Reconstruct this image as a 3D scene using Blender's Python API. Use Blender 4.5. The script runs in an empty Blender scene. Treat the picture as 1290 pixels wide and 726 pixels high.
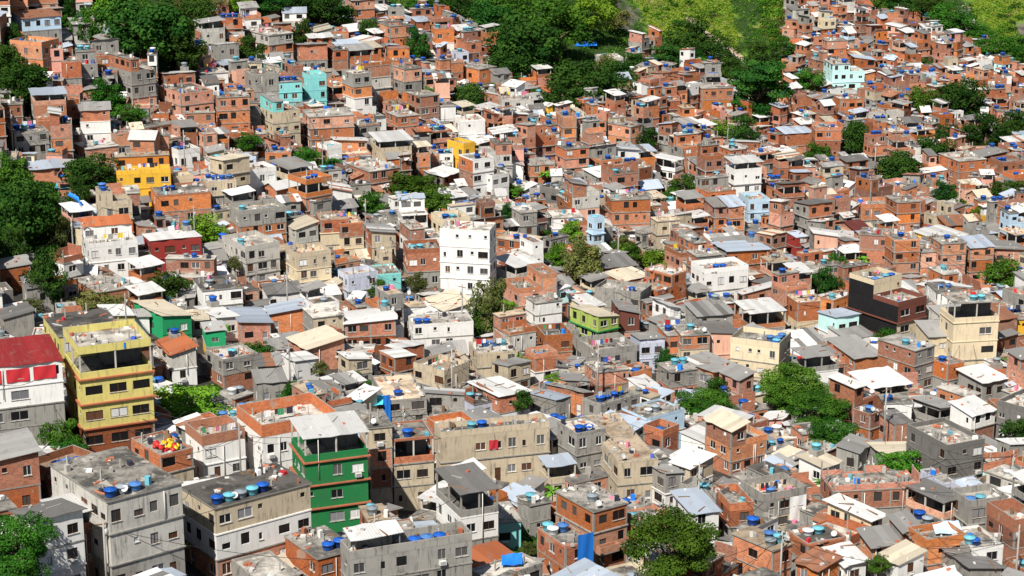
import bpy, math, random
import numpy as np
from mathutils import Vector, Matrix
from mathutils.bvhtree import BVHTree
R = random.Random(11)
scene = bpy.context.scene
COL = scene.collection
rad = math.radians

# ------------------------------------------------------------------ camera model
IW, IH, FPX = 1290.0, 726.0, 2600.0
CX, CY = IW / 2, IH / 2
PITCH = rad(16.5)
CAM = Vector((0, 0, 170.0))
cp, sp = math.cos(PITCH), math.sin(PITCH)

def ray(u, v):
    a, b = (u - CX) / FPX, (CY - v) / FPX
    return Vector((a, cp + b * sp, -sp + b * cp))

def project(p):
    d = Vector(p) - CAM
    z = d.y * cp - d.z * sp
    if z < 1: return (-9999, -9999, 1)
    return (CX + FPX * d.x / z, CY - FPX * (d.y * sp + d.z * cp) / z, z)

# ------------------------------------------------------------------ terrain
UU = np.array([-300, 0, 320, 640, 960, 1290, 1600.])
TV = np.array([1500, 1100, 900, 760, 700, 600, 500, 400, 340, 250, 180, 100, 50, 0, -60, -160, -320])
TD = np.array([
 [128, 130, 132, 134, 134, 134, 134], [165, 168, 172, 176, 178, 176, 176], [190, 194, 205, 212, 214, 212, 212],
 [212, 215, 235, 250, 250, 250, 250], [226, 230, 250, 264, 266, 264, 264], [252, 258, 277, 306, 308, 304, 304],
 [290, 298, 322, 346, 354, 350, 350], [330, 340, 368, 390, 412, 414, 414], [352, 364, 394, 420, 450, 456, 458],
 [388, 398, 428, 462, 510, 522, 526], [408, 420, 456, 502, 560, 576, 580], [430, 444, 494, 556, 618, 640, 646],
 [446, 462, 520, 600, 658, 688, 696], [464, 482, 548, 640, 700, 736, 746], [488, 510, 580, 690, 745, 786, 798],
 [532, 558, 640, 760, 815, 860, 874], [600, 630, 720, 860, 920, 970, 986]], dtype=float)
NA = 281
AZ = np.linspace(-0.42, 0.42, NA)
RR = np.arange(60, 2400, 4.0)
ELV = -(PITCH + np.arctan((TV - CY) / FPX))           # elevation angles, decreasing |el| with v
ZG = np.zeros((NA, len(RR)))
for i, az in enumerate(AZ):
    un = CX + FPX * math.tan(az) * 0.954
    d = np.array([np.interp(un, UU, TD[k]) for k in range(len(TV))])
    r = d * np.cos(ELV); z = d * np.sin(ELV)
    zz = np.interp(RR, r, z)
    zz = np.where(RR < r[0], z[0] - (r[0] - RR) * 0.12, zz)
    far = RR > r[-1]
    zz = np.where(far, z[-1] + (RR - r[-1]) * 0.34, zz)
    ZG[i] = zz
def smooth(a, n, axis):
    k = np.hanning(n + 2)[1:-1]; k /= k.sum()
    pad = [(0, 0), (0, 0)]; pad[axis] = (n // 2, n // 2)
    b = np.pad(a, pad, mode='edge')
    return np.apply_along_axis(lambda m: np.convolve(m, k, 'valid'), axis, b)
ZG = smooth(smooth(ZG, 15, 1), 31, 0) + CAM.z

def ground(x, y):
    r = math.hypot(x, y); az = math.atan2(x, y)
    fi = min(max((az - AZ[0]) / (AZ[1] - AZ[0]), 0), NA - 1.001)
    fj = min(max((r - RR[0]) / 4.0, 0), len(RR) - 1.001)
    i, j = int(fi), int(fj); a, b = fi - i, fj - j
    return ((ZG[i, j] * (1 - a) + ZG[i + 1, j] * a) * (1 - b) + (ZG[i, j + 1] * (1 - a) + ZG[i + 1, j + 1] * a) * b)

def hit(u, v):
    d = ray(u, v)
    az = math.atan2(d.x, d.y); hl = math.hypot(d.x, d.y); t = d.z / hl
    fi = min(max((az - AZ[0]) / (AZ[1] - AZ[0]), 0), NA - 1.001)
    i = int(fi); a = fi - i
    zc = ZG[i] * (1 - a) + ZG[i + 1] * a - CAM.z
    diff = zc - RR * t
    diff[RR < 110] = -1
    k = int(np.argmax(diff >= 0))
    if diff[k] < 0 or k == 0: r = RR[-1]
    else:
        f = diff[k - 1] / (diff[k - 1] - diff[k]); r = RR[k - 1] + 4.0 * f
    return Vector((r * math.sin(az), r * math.cos(az), CAM.z + r * t))

# ------------------------------------------------------------------ materials
MATS = {}
def newmat(name):
    m = bpy.data.materials.new(name); m.use_nodes = True
    nt = m.node_tree; b = nt.nodes['Principled BSDF']
    return m, nt, b
def N(nt, t, **kw):
    n = nt.nodes.new(t)
    for k, v in kw.items():
        if k.startswith('i_'): n.inputs[k[2:]].default_value = v
        else: setattr(n, k, v)
    return n
def L(nt, a, b): nt.links.new(a, b)
def math_n(nt, op, a, b=None, clamp=False):
    n = nt.nodes.new('ShaderNodeMath'); n.operation = op; n.use_clamp = clamp
    for i, x in enumerate((a, b)):
        if x is None: continue
        if isinstance(x, (int, float)): n.inputs[i].default_value = x
        else: L(nt, x, n.inputs[i])
    return n.outputs[0]
def mix(nt, fac, a, b, mode='MIX'):
    n = nt.nodes.new('ShaderNodeMix'); n.data_type = 'RGBA'; n.blend_type = mode
    for s, x in ((n.inputs[0], fac), (n.inputs[6], a), (n.inputs[7], b)):
        if isinstance(x, (int, float)): s.default_value = x
        elif isinstance(x, tuple): s.default_value = (*x[:3], 1)
        else: L(nt, x, s)
    return n.outputs[2]
def ramp(nt, x, lo, hi):
    n = nt.nodes.new('ShaderNodeMapRange'); n.interpolation_type = 'SMOOTHSTEP'
    L(nt, x, n.inputs[0]); n.inputs[1].default_value = lo; n.inputs[2].default_value = hi
    return n.outputs[0]
def noise(nt, vec, scale, detail=3, rough=.6, sx=1, sy=1):
    mp = N(nt, 'ShaderNodeMapping'); mp.inputs['Scale'].default_value = (sx, sy, 1)
    L(nt, vec, mp.inputs[0])
    n = N(nt, 'ShaderNodeTexNoise'); n.inputs['Scale'].default_value = scale
    n.inputs['Detail'].default_value = detail; n.inputs['Roughness'].default_value = rough
    L(nt, mp.outputs[0], n.inputs[0]); return n.outputs[0]
def rnd_attr(nt):
    a = N(nt, 'ShaderNodeAttribute', attribute_name='rnd'); return a.outputs['Fac']
def uvn(nt):
    return N(nt, 'ShaderNodeUVMap').outputs[0]

def wall_mat(key, c, stain=.5, tint=.18, stain_c=(.075, .07, .06), rough=.9):
    m, nt, b = newmat(key); uv = uvn(nt); r = rnd_attr(nt)
    v = math_n(nt, 'ADD', math_n(nt, 'MULTIPLY', r, tint), 1 - tint * .6)
    base = mix(nt, 1.0, c, v, 'MULTIPLY')
    big = noise(nt, uv, .35, 4, .65)
    base = mix(nt, math_n(nt, 'MULTIPLY', ramp(nt, big, .44, .70), min(1, stain * .9)), base, tuple(x * .6 + .02 for x in c))
    pat = noise(nt, uv, .5, 2, .5)
    base = mix(nt, math_n(nt, 'MULTIPLY', ramp(nt, pat, .60, .62), stain * .5), base, tuple(x * .8 + .06 for x in c))
    st = noise(nt, uv, 1.0, 4, .72, 1.9, .26)
    f = math_n(nt, 'MULTIPLY', ramp(nt, st, .49, .72), min(1, stain * 1.25))
    base = mix(nt, f, base, stain_c)
    L(nt, base, b.inputs['Base Color']); b.inputs['Roughness'].default_value = rough
    b.inputs['Specular IOR Level'].default_value = .2
    MATS[key] = m
def brick_mat(key, c1, c2, mort=(.36, .29, .23), stain=.4):
    m, nt, b = newmat(key); uv = uvn(nt); r = rnd_attr(nt)
    t = N(nt, 'ShaderNodeTexBrick'); t.offset = .5
    for k, v in (('Scale', 1.0), ('Mortar Size', .022), ('Brick Width', .42), ('Row Height', .25), ('Bias', -.1)):
        t.inputs[k].default_value = v
    t.inputs['Color1'].default_value = (*c1, 1); t.inputs['Color2'].default_value = (*c2, 1); t.inputs['Mortar'].default_value = (*mort, 1)
    L(nt, uv, t.inputs[0])
    v = math_n(nt, 'ADD', math_n(nt, 'MULTIPLY', r, .62), .58)
    base = mix(nt, 1.0, t.outputs[0], v, 'MULTIPLY')
    hs = N(nt, 'ShaderNodeHueSaturation'); L(nt, base, hs.inputs['Color'])
    L(nt, math_n(nt, 'ADD', math_n(nt, 'MULTIPLY', math_n(nt, 'FRACT', math_n(nt, 'MULTIPLY', r, 7.3)), .38), .80), hs.inputs['Saturation'])
    L(nt, math_n(nt, 'ADD', math_n(nt, 'MULTIPLY', math_n(nt, 'FRACT', math_n(nt, 'MULTIPLY', r, 3.1)), .012), .495), hs.inputs['Hue'])
    base = hs.outputs[0]
    big = noise(nt, uv, .45, 4, .65)
    base = mix(nt, math_n(nt, 'MULTIPLY', ramp(nt, big, .46, .70), .65), base, tuple(x * .45 + .03 for x in c1))
    pat = noise(nt, uv, .28, 3, .55)
    base = mix(nt, math_n(nt, 'MULTIPLY', ramp(nt, pat, .63, .66), .6), base, (.36, .31, .25))
    st = noise(nt, uv, 1.0, 4, .7, 1.5, .3)
    base = mix(nt, math_n(nt, 'MULTIPLY', ramp(nt, st, .56, .78), stain), base, (.25, .215, .18))
    L(nt, base, b.inputs['Base Color']); b.inputs['Roughness'].default_value = .92
    b.inputs['Specular IOR Level'].default_value = .15
    MATS[key] = m
def roof_mat(key, light, dark, lo=.42, hi=.64, extra=None, rough=.9):
    m, nt, b = newmat(key); uv = uvn(nt); r = rnd_attr(nt)
    off = N(nt, 'ShaderNodeVectorMath', operation='ADD'); L(nt, uv, off.inputs[0])
    cmb = N(nt, 'ShaderNodeCombineXYZ'); L(nt, math_n(nt, 'MULTIPLY', r, 60), cmb.inputs[2]); L(nt, cmb.outputs[0], off.inputs[1])
    n1 = noise(nt, off.outputs[0], .32, 6, .68)
    base = mix(nt, ramp(nt, n1, lo, hi), light, dark)
    n2 = noise(nt, off.outputs[0], 1.6, 5, .75)
    base = mix(nt, math_n(nt, 'MULTIPLY', ramp(nt, n2, .52, .68), .7), base, tuple(x * .35 for x in light))
    n4 = noise(nt, off.outputs[0], 2.6, 4, .7)
    base = mix(nt, math_n(nt, 'MULTIPLY', ramp(nt, n4, .60, .70), .6), base, tuple(min(.8, x * 1.35) for x in light))
    if extra:
        n3 = noise(nt, off.outputs[0], .5, 3, .5, 1.3, .8)
        base = mix(nt, ramp(nt, n3, .62, .68), base, extra)
    v = math_n(nt, 'ADD', math_n(nt, 'MULTIPLY', math_n(nt, 'FRACT', math_n(nt, 'MULTIPLY', r, 5.7)), .6), .65)
    base = mix(nt, 1.0, base, v, 'MULTIPLY')
    L(nt, base, b.inputs['Base Color']); b.inputs['Roughness'].default_value = rough
    b.inputs['Specular IOR Level'].default_value = .2
    MATS[key] = m
def tin_mat(key, c, rough=.55, dirt=(.2, .17, .14), metal=0.0, d=.45):
    m, nt, b = newmat(key); uv = uvn(nt); r = rnd_attr(nt)
    v = math_n(nt, 'ADD', math_n(nt, 'MULTIPLY', r, .42), .66)
    base = mix(nt, 1.0, c, v, 'MULTIPLY')
    n1 = noise(nt, uv, .6, 4, .65, 1.0, 1.0)
    base = mix(nt, math_n(nt, 'MULTIPLY', ramp(nt, n1, .52, .74), d), base, dirt)
    n2 = noise(nt, uv, 1.0, 3, .6, 3.0, .25)
    base = mix(nt, math_n(nt, 'MULTIPLY', ramp(nt, n2, .54, .74), d * .8), base, dirt)
    wv = N(nt, 'ShaderNodeTexWave'); wv.inputs['Scale'].default_value = .9; L(nt, uv, wv.inputs[0])
    base = mix(nt, math_n(nt, 'MULTIPLY', wv.outputs['Fac'], .12), base, tuple(x * .5 for x in c))
    bp = N(nt, 'ShaderNodeBump'); bp.inputs['Strength'].default_value = .35; bp.inputs['Distance'].default_value = .05
    L(nt, wv.outputs['Fac'], bp.inputs['Height']); L(nt, bp.outputs[0], b.inputs['Normal'])
    L(nt, base, b.inputs['Base Color']); b.inputs['Roughness'].default_value = rough; b.inputs['Metallic'].default_value = metal
    b.inputs['Specular IOR Level'].default_value = .3
    MATS[key] = m
def plain(key, c, rough=.6, tint=.4, spec=.3):
    m, nt, b = newmat(key); r = rnd_attr(nt)
    oi = N(nt, 'ShaderNodeObjectInfo')
    rr_ = math_n(nt, 'FRACT', math_n(nt, 'ADD', r, oi.outputs['Random']))
    v = math_n(nt, 'ADD', math_n(nt, 'MULTIPLY', rr_, tint), 1 - tint * .6)
    base = mix(nt, 1.0, c, v, 'MULTIPLY')
    tc = N(nt, 'ShaderNodeTexCoord')
    n1 = noise(nt, tc.outputs['Object'], 1.3, 4, .7)
    base = mix(nt, math_n(nt, 'MULTIPLY', ramp(nt, n1, .5, .75), .3), base, tuple(x * .55 + .02 for x in c))
    L(nt, base, b.inputs['Base Color']); b.inputs['Roughness'].default_value = rough
    b.inputs['Specular IOR Level'].default_value = spec
    MATS[key] = m

brick_mat('brick', (.56, .182, .085), (.32, .095, .046), mort=(.40, .26, .18))
brick_mat('orange_brick', (.67, .245, .118), (.44, .145, .066), mort=(.50, .32, .22), stain=.3)
brick_mat('dark_brick', (.32, .105, .05), (.19, .062, .034), mort=(.24, .17, .13), stain=.5)
for k, c, s in (('concrete', (.31, .295, .265), .7), ('pale', (.53, .505, .455), .6), ('dark_concrete', (.17, .16, .148), .6), ('white', (.80, .785, .75), .22),
                ('cream', (.70, .585, .40), .3), ('beige', (.54, .45, .32), .6), ('yellow', (.82, .47, .045), .25), ('yellow_green', (.64, .56, .18), .45),
                ('lime', (.40, .50, .11), .4), ('green', (.018, .19, .055), .4), ('emerald', (.02, .33, .13), .2), ('cyan', (.24, .62, .62), .25),
                ('mint', (.55, .83, .80), .15), ('turquoise', (.22, .60, .56), .3), ('pink', (.68, .34, .27), .3), ('salmon', (.74, .42, .30), .3),
                ('red', (.32, .038, .03), .35), ('lightblue', (.50, .66, .80), .25), ('lilac', (.55, .58, .68), .4), ('brown', (.17, .058, .04), .2),
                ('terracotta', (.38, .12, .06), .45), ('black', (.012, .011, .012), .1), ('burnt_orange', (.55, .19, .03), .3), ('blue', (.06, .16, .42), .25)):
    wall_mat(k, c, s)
roof_mat('roof_concrete', (.34, .315, .275), (.09, .085, .077), .38, .60, extra=(.48, .43, .36))
roof_mat('roof_dark', (.14, .128, .115), (.065, .06, .056), .42, .62, extra=(.25, .23, .20))
roof_mat('roof_pale', (.54, .50, .44), (.19, .175, .155), .42, .64)
roof_mat('roof_sand', (.52, .41, .29), (.24, .18, .13), .42, .66)
roof_mat('roof_brown', (.30, .20, .14), (.16, .11, .08), .42, .64)
tin_mat('tin_white', (.68, .67, .65), d=.45, dirt=(.27, .25, .22))
tin_mat('tin_grey', (.32, .31, .295), d=.65)
tin_mat('tin_dark', (.19, .18, .17), d=.5, dirt=(.09, .085, .08))
tin_mat('tin_blue', (.42, .48, .56), d=.3)
tin_mat('tin_rust', (.36, .16, .09), d=.5)
tin_mat('tin_cream', (.62, .54, .41), d=.4)
tin_mat('tin_maroon', (.12, .03, .025), d=.2)
tin_mat('tin_red', (.34, .03, .03), d=.4)
tin_mat('tile_orange', (.46, .14, .055), d=.5)
for k, c, ro in (('tank_blue', (.014, .095, .42), .4), ('tank_navy', (.012, .05, .24), .5), ('tank_faded', (.07, .19, .46), .6), ('tank_cyan', (.14, .42, .52), .5), ('tank_grey', (.26, .30, .33), .5), ('tank_white', (.72, .74, .74), .5),
                 ('frame_white', (.72, .72, .70), .5), ('frame_brown', (.10, .045, .025), .5), ('frame_grey', (.36, .36, .36), .4), ('dish', (.5, .5, .48), .5),
                 ('pipe', (.62, .60, .55), .5), ('wire', (.03, .03, .03), .6), ('wood', (.22, .13, .07), .8), ('ac', (.66, .65, .61), .5),
                 ('cloth_red', (.55, .03, .04), .9), ('cloth_blue', (.05, .12, .48), .9), ('cloth_white', (.8, .8, .78), .9), ('cloth_pink', (.75, .22, .36), .9),
                 ('cloth_yellow', (.80, .60, .06), .9), ('cloth_dark', (.04, .04, .06), .9), ('cloth_green', (.08, .35, .15), .9), ('tarp_blue', (.02, .20, .72), .5),
                 ('tarp_cyan', (.10, .60, .78), .5), ('bag_red', (.62, .03, .03), .4), ('bag_yellow', (.85, .55, .03), .4), ('rubble_grey', (.34, .32, .29), .95),
                 ('rubble_white', (.66, .64, .6), .95), ('rubble_red', (.44, .15, .08), .95), ('shutter_green', (.03, .3, .08), .6), ('metal_door', (.2, .2, .21), .5)):
    plain(k, c, ro)
def glass_mat():
    m, nt, b = newmat('glass'); r = rnd_attr(nt); oi = N(nt, 'ShaderNodeObjectInfo')
    rr_ = math_n(nt, 'FRACT', math_n(nt, 'ADD', r, oi.outputs['Random']))
    base = mix(nt, ramp(nt, rr_, .55, 1.0), (.012, .012, .013), (.10, .095, .09))
    L(nt, base, b.inputs['Base Color']); b.inputs['Roughness'].default_value = .25; b.inputs['Specular IOR Level'].default_value = .25
    MATS['glass'] = m
glass_mat()
def leaf_mat(key, a, b_):
    m = bpy.data.materials.new(key); m.use_nodes = True; nt = m.node_tree; nt.nodes.clear()
    out = N(nt, 'ShaderNodeOutputMaterial'); r = rnd_attr(nt); oi = N(nt, 'ShaderNodeObjectInfo')
    c = mix(nt, r, a, b_)
    hs = N(nt, 'ShaderNodeHueSaturation'); L(nt, c, hs.inputs['Color'])
    L(nt, math_n(nt, 'ADD', math_n(nt, 'MULTIPLY', oi.outputs['Random'], .05), .475), hs.inputs['Hue'])
    L(nt, math_n(nt, 'ADD', math_n(nt, 'MULTIPLY', math_n(nt, 'FRACT', math_n(nt, 'MULTIPLY', oi.outputs['Random'], 7.7)), .6), .7), hs.inputs['Value'])
    d = N(nt, 'ShaderNodeBsdfDiffuse'); t = N(nt, 'ShaderNodeBsdfTranslucent'); mx = N(nt, 'ShaderNodeMixShader'); mx.inputs[0].default_value = .22
    L(nt, hs.outputs[0], d.inputs[0]); L(nt, hs.outputs[0], t.inputs[0]); L(nt, d.outputs[0], mx.inputs[1]); L(nt, t.outputs[0], mx.inputs[2])
    L(nt, mx.outputs[0], out.inputs[0]); MATS[key] = m
leaf_mat('leaf_dark', (.013, .046, .010), (.055, .125, .02))
leaf_mat('leaf_mid', (.022, .075, .010), (.085, .20, .024))
leaf_mat('leaf_bright', (.05, .15, .012), (.18, .36, .035))
leaf_mat('leaf_olive', (.06, .085, .02), (.18, .19, .06))
leaf_mat('grass_yellow', (.16, .28, .025), (.29, .42, .05))
leaf_mat('grass_dry', (.18, .19, .05), (.34, .32, .12))
plain('bark', (.12, .085, .06), .9)

# ------------------------------------------------------------------ mesh builder
class MB:
    def __init__(s): s.v = []; s.f = []; s.m = []; s.r = []; s.uv = []; s.mi = {}; s.sm = []
    def mat(s, k):
        i = s.mi.get(k)
        if i is None: i = s.mi[k] = len(s.mi)
        return i
    def face(s, pts, mat, rnd=0.5, uvs=None, smooth=False):
        n = len(s.v); s.v.extend(pts); s.f.append(tuple(range(n, n + len(pts)))); s.m.append(s.mat(mat)); s.r.append(rnd); s.sm.append(smooth)
        s.uv.extend(uvs if uvs else [(0, 0)] * len(pts))
    def build(s, name, parent=None, M=None):
        me = bpy.data.meshes.new(name)
        nv = len(s.v); v = np.array(s.v, dtype=np.float32).reshape(-1, 3)
        if M is not None:
            A = np.array(M, dtype=np.float32); v = v @ A[:3, :3].T + A[:3, 3]
        me.vertices.add(nv); me.vertices.foreach_set('co', v.ravel())
        cnt = np.array([len(f) for f in s.f], dtype=np.int32); idx = np.fromiter((i for f in s.f for i in f), dtype=np.int32)
        me.loops.add(len(idx)); me.loops.foreach_set('vertex_index', idx)
        me.polygons.add(len(cnt)); me.polygons.foreach_set('loop_start', np.concatenate(([0], np.cumsum(cnt)[:-1])).astype(np.int32))
        me.polygons.foreach_set('material_index', np.array(s.m, dtype=np.int32))
        me.polygons.foreach_set('use_smooth', np.array(s.sm, dtype=bool))
        for k in s.mi: me.materials.append(MATS[k])
        uvl = me.uv_layers.new(name='UVMap')
        uva = np.array(s.uv, dtype=np.float32).reshape(-1, 2)
        uvl.data.foreach_set('uv', uva[idx].ravel() if len(uva) == nv else np.zeros(len(idx) * 2, np.float32))
        a = me.attributes.new('rnd', 'FLOAT', 'FACE'); a.data.foreach_set('value', np.array(s.r, dtype=np.float32))
        me.update(calc_edges=True)
        return link(name, me, parent)
    def merge(s, o, M):
        n = len(s.v)
        v = np.array(o.v, dtype=np.float64).reshape(-1, 3); A = np.array(M)
        v = v @ A[:3, :3].T + A[:3, 3]
        s.v.extend(map(tuple, v)); s.f.extend(tuple(i + n for i in f) for f in o.f)
        inv = {i: s.mat(k) for k, i in o.mi.items()}
        s.m.extend(inv[i] for i in o.m); s.r.extend(o.r); s.uv.extend(o.uv); s.sm.extend(o.sm)
    # boxes, rings, tubes
    def box(s, x0, x1, y0, y1, z0, z1, mat, rnd=.5, top=None, bottom=True):
        c = [(x0, y0), (x1, y0), (x1, y1), (x0, y1)]
        n = len(s.v)
        s.v.extend([(x, y, z0) for x, y in c] + [(x, y, z1) for x, y in c])
        u = [0, x1 - x0, x1 - x0 + y1 - y0, 2 * (x1 - x0) + y1 - y0]
        s.uv.extend([(a, z0) for a in u] + [(a, z1) for a in u])
        mi = s.mat(mat)
        for a in range(4):
            b = (a + 1) % 4
            s.f.append((n + a, n + b, n + 4 + b, n + 4 + a)); s.m.append(mi); s.r.append(rnd); s.sm.append(False)
        s.f.append((n + 4, n + 5, n + 6, n + 7)); s.m.append(s.mat(top or mat)); s.r.append(rnd); s.sm.append(False)
        if bottom: s.f.append((n + 3, n + 2, n + 1, n)); s.m.append(mi); s.r.append(rnd); s.sm.append(False)
    def ring(s, x0, x1, y0, y1, z0, z1, t, mat, rnd=.5, top=None):
        o = [(x0, y0), (x1, y0), (x1, y1), (x0, y1)]; i = [(x0 + t, y0 + t), (x1 - t, y0 + t), (x1 - t, y1 - t), (x0 + t, y1 - t)]
        n = len(s.v)
        u = [0, x1 - x0, x1 - x0 + y1 - y0, 2 * (x1 - x0) + y1 - y0]
        for P, z in ((o, z0), (o, z1), (i, z1), (i, z0)):
            s.v.extend([(x, y, z) for x, y in P]); s.uv.extend([(a, z) for a in u])
        mi = s.mat(mat); mt = s.mat(top or mat)
        for a in range(4):
            b = (a + 1) % 4
            for k, q in ((0, mi), (4, mt), (8, mi)):
                s.f.append((n + k + a, n + k + b, n + k + 4 + b, n + k + 4 + a)); s.m.append(q); s.r.append(rnd); s.sm.append(False)
            s.f.append((n + a, n + 12 + a, n + 12 + b, n + b)); s.m.append(mi); s.r.append(rnd); s.sm.append(False)
    def tube(s, pts, rads, mat, k=6, rnd=.5, cap=True):
        n = len(s.v); pts = [Vector(p) for p in pts]
        for j, p in enumerate(pts):
            d = (pts[min(j + 1, len(pts) - 1)] - pts[max(j - 1, 0)]).normalized()
            a = d.orthogonal().normalized(); b = d.cross(a)
            for q in range(k):
                t = 2 * math.pi * q / k; w = p + (a * math.cos(t) + b * math.sin(t)) * rads[j]
                s.v.append(tuple(w)); s.uv.append((q / k, j))
        mi = s.mat(mat)
        for j in range(len(pts) - 1):
            for q in range(k):
                q2 = (q + 1) % k
                s.f.append((n + j * k + q, n + j * k + q2, n + (j + 1) * k + q2, n + (j + 1) * k + q)); s.m.append(mi); s.r.append(rnd); s.sm.append(True)
        if cap:
            e = n + (len(pts) - 1) * k
            s.f.append(tuple(range(n + k - 1, n - 1, -1))); s.m.append(mi); s.r.append(rnd); s.sm.append(False)
            s.f.append(tuple(range(e, e + k))); s.m.append(mi); s.r.append(rnd); s.sm.append(False)
    def lathe(s, prof, mat, k=16, rnd=.5):
        n = len(s.v)
        for (r, z) in prof:
            for q in range(k):
                t = 2 * math.pi * q / k; s.v.append((r * math.cos(t), r * math.sin(t), z)); s.uv.append((q / k, z))
        mi = s.mat(mat)
        for j in range(len(prof) - 1):
            for q in range(k):
                q2 = (q + 1) % k
                s.f.append((n + j * k + q, n + j * k + q2, n + (j + 1) * k + q2, n + (j + 1) * k + q)); s.m.append(mi); s.r.append(rnd); s.sm.append(True)

def link(name, data, parent=None):
    o = bpy.data.objects.new(name, data); COL.objects.link(o)
    if parent: o.parent = parent
    return o
def empty(name, loc, rz=0.0):
    o = link(name, None); o.location = loc; o.rotation_euler = (0, 0, rz); o.empty_display_size = .5; return o
def tag(o, label, cat, group=None, kind=None):
    if label: o['label'] = label
    if cat: o['category'] = cat
    if group: o['group'] = group
    if kind: o['kind'] = kind

# ------------------------------------------------------------------ house builder
# A House collects its parts as meshes in its own frame (X along the right-hand front, Y along the left-hand front going back)
class House:
    def __init__(s, P, yaw, W, D, near=0):
        s.yaw = yaw; s.W = W; s.D = D; s.parts = []; s.wins = []; s.tanks = []; s.near = near
        c, n = math.cos(yaw), math.sin(yaw)
        s.P = Vector(P); s.C = s.P + Vector((c * W / 2 - n * D / 2, n * W / 2 + c * D / 2, 0)); s.boxes = []
        s.sheets = []; s.deck = []
    def M(s): return Matrix.Translation(s.C) @ Matrix.Rotation(s.yaw, 4, 'Z')
    def part(s, name):
        m = MB(); s.parts.append((name, m)); return m
    def world(s, x, y, z): return s.M() @ Vector((x, y, z))

WSZ = [(1.25, 1.15), (1.5, 1.1), (.95, 1.25), (.6, .6), (1.9, 1.25), (.85, 2.05), (2.3, 1.25), (.5, .9), (1.1, .75), (1.15, 1.4)]
def plan_openings(rr, Lf, z0, z1, ground, dens=1.0, big=False):
    ops = []; H = z1 - z0
    n = max(1, int(Lf / (2.15 if not big else 3.0)))
    if Lf < 1.8: return ops
    step = Lf / n
    for i in range(n):
        if rr.random() > .84 * dens: continue
        t = rr.random()
        if ground and t < .3: k = 5
        elif t < .22: k = 3
        elif t < .55: k = 0
        elif t < .75: k = 2
        elif t < .92: k = 1
        else: k = 4
        if k in (0, 2) and rr.random() < .5: k = rr.choice((7, 8, 9, 9))
        if big: k = 6
        w, h = WSZ[k]
        if w > step - .3: k = 2 if step > 1.35 else 3
        w, h = WSZ[k]
        if w > step - .2: continue
        c = (i + .5) * step + rr.uniform(-1, 1) * max(0, (step - w) / 2 - .15) * .7
        sill = {3: H * .55, 5: .02}.get(k, H * .34)
        if sill + h > H - .1: sill = max(.02, H - .12 - h)
        if sill + h > H - .05: continue
        ops.append((c - w / 2, c + w / 2, z0 + sill, z0 + sill + h, k))
        if k in (0, 1) and rr.random() < .15 and step - w > 1.2:
            pass
    return ops

def wall_face(h, mb, p0, d, Lf, z0, z1, ops, mat, rnd, uo, dep=.13):
    dx, dy = d; nx, ny = dy, -dx
    def q(u0, u1, a, b, o=0.0):
        if u1 - u0 < 1e-4 or b - a < 1e-4: return
        mb.face([(p0[0] + dx * u0, p0[1] + dy * u0, a), (p0[0] + dx * u1, p0[1] + dy * u1, a), (p0[0] + dx * u1, p0[1] + dy * u1, b), (p0[0] + dx * u0, p0[1] + dy * u0, b)],
                mat, rnd, [(u0 + uo, a), (u1 + uo, a), (u1 + uo, b), (u0 + uo, b)])
    cur = 0.0
    for (a, b, zs, zh, k) in sorted(ops):
        q(cur, a, z0, z1); q(a, b, z0, zs); q(a, b, zh, z1); cur = b
        # reveals
        def P(u, o, z): return (p0[0] + dx * u - nx * o, p0[1] + dy * u - ny * o, z)
        for A, B, C, E in ((P(a, 0, zs), P(b, 0, zs), P(b, dep, zs), P(a, dep, zs)), (P(a, 0, zh), P(a, dep, zh), P(b, dep, zh), P(b, 0, zh)),
                           (P(a, 0, zs), P(a, dep, zs), P(a, dep, zh), P(a, 0, zh)), (P(b, 0, zs), P(b, 0, zh), P(b, dep, zh), P(b, dep, zs))):
            mb.face([A, B, C, E], mat, rnd, [(uo, zs), (uo + .1, zs), (uo + .1, zh), (uo, zh)])
        mid = (a + b) / 2
        h.wins.append((P(mid, 0, (zs + zh) / 2), math.atan2(dy, dx), b - a, zh - zs, k, dep))
    q(cur, Lf, z0, z1)

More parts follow.
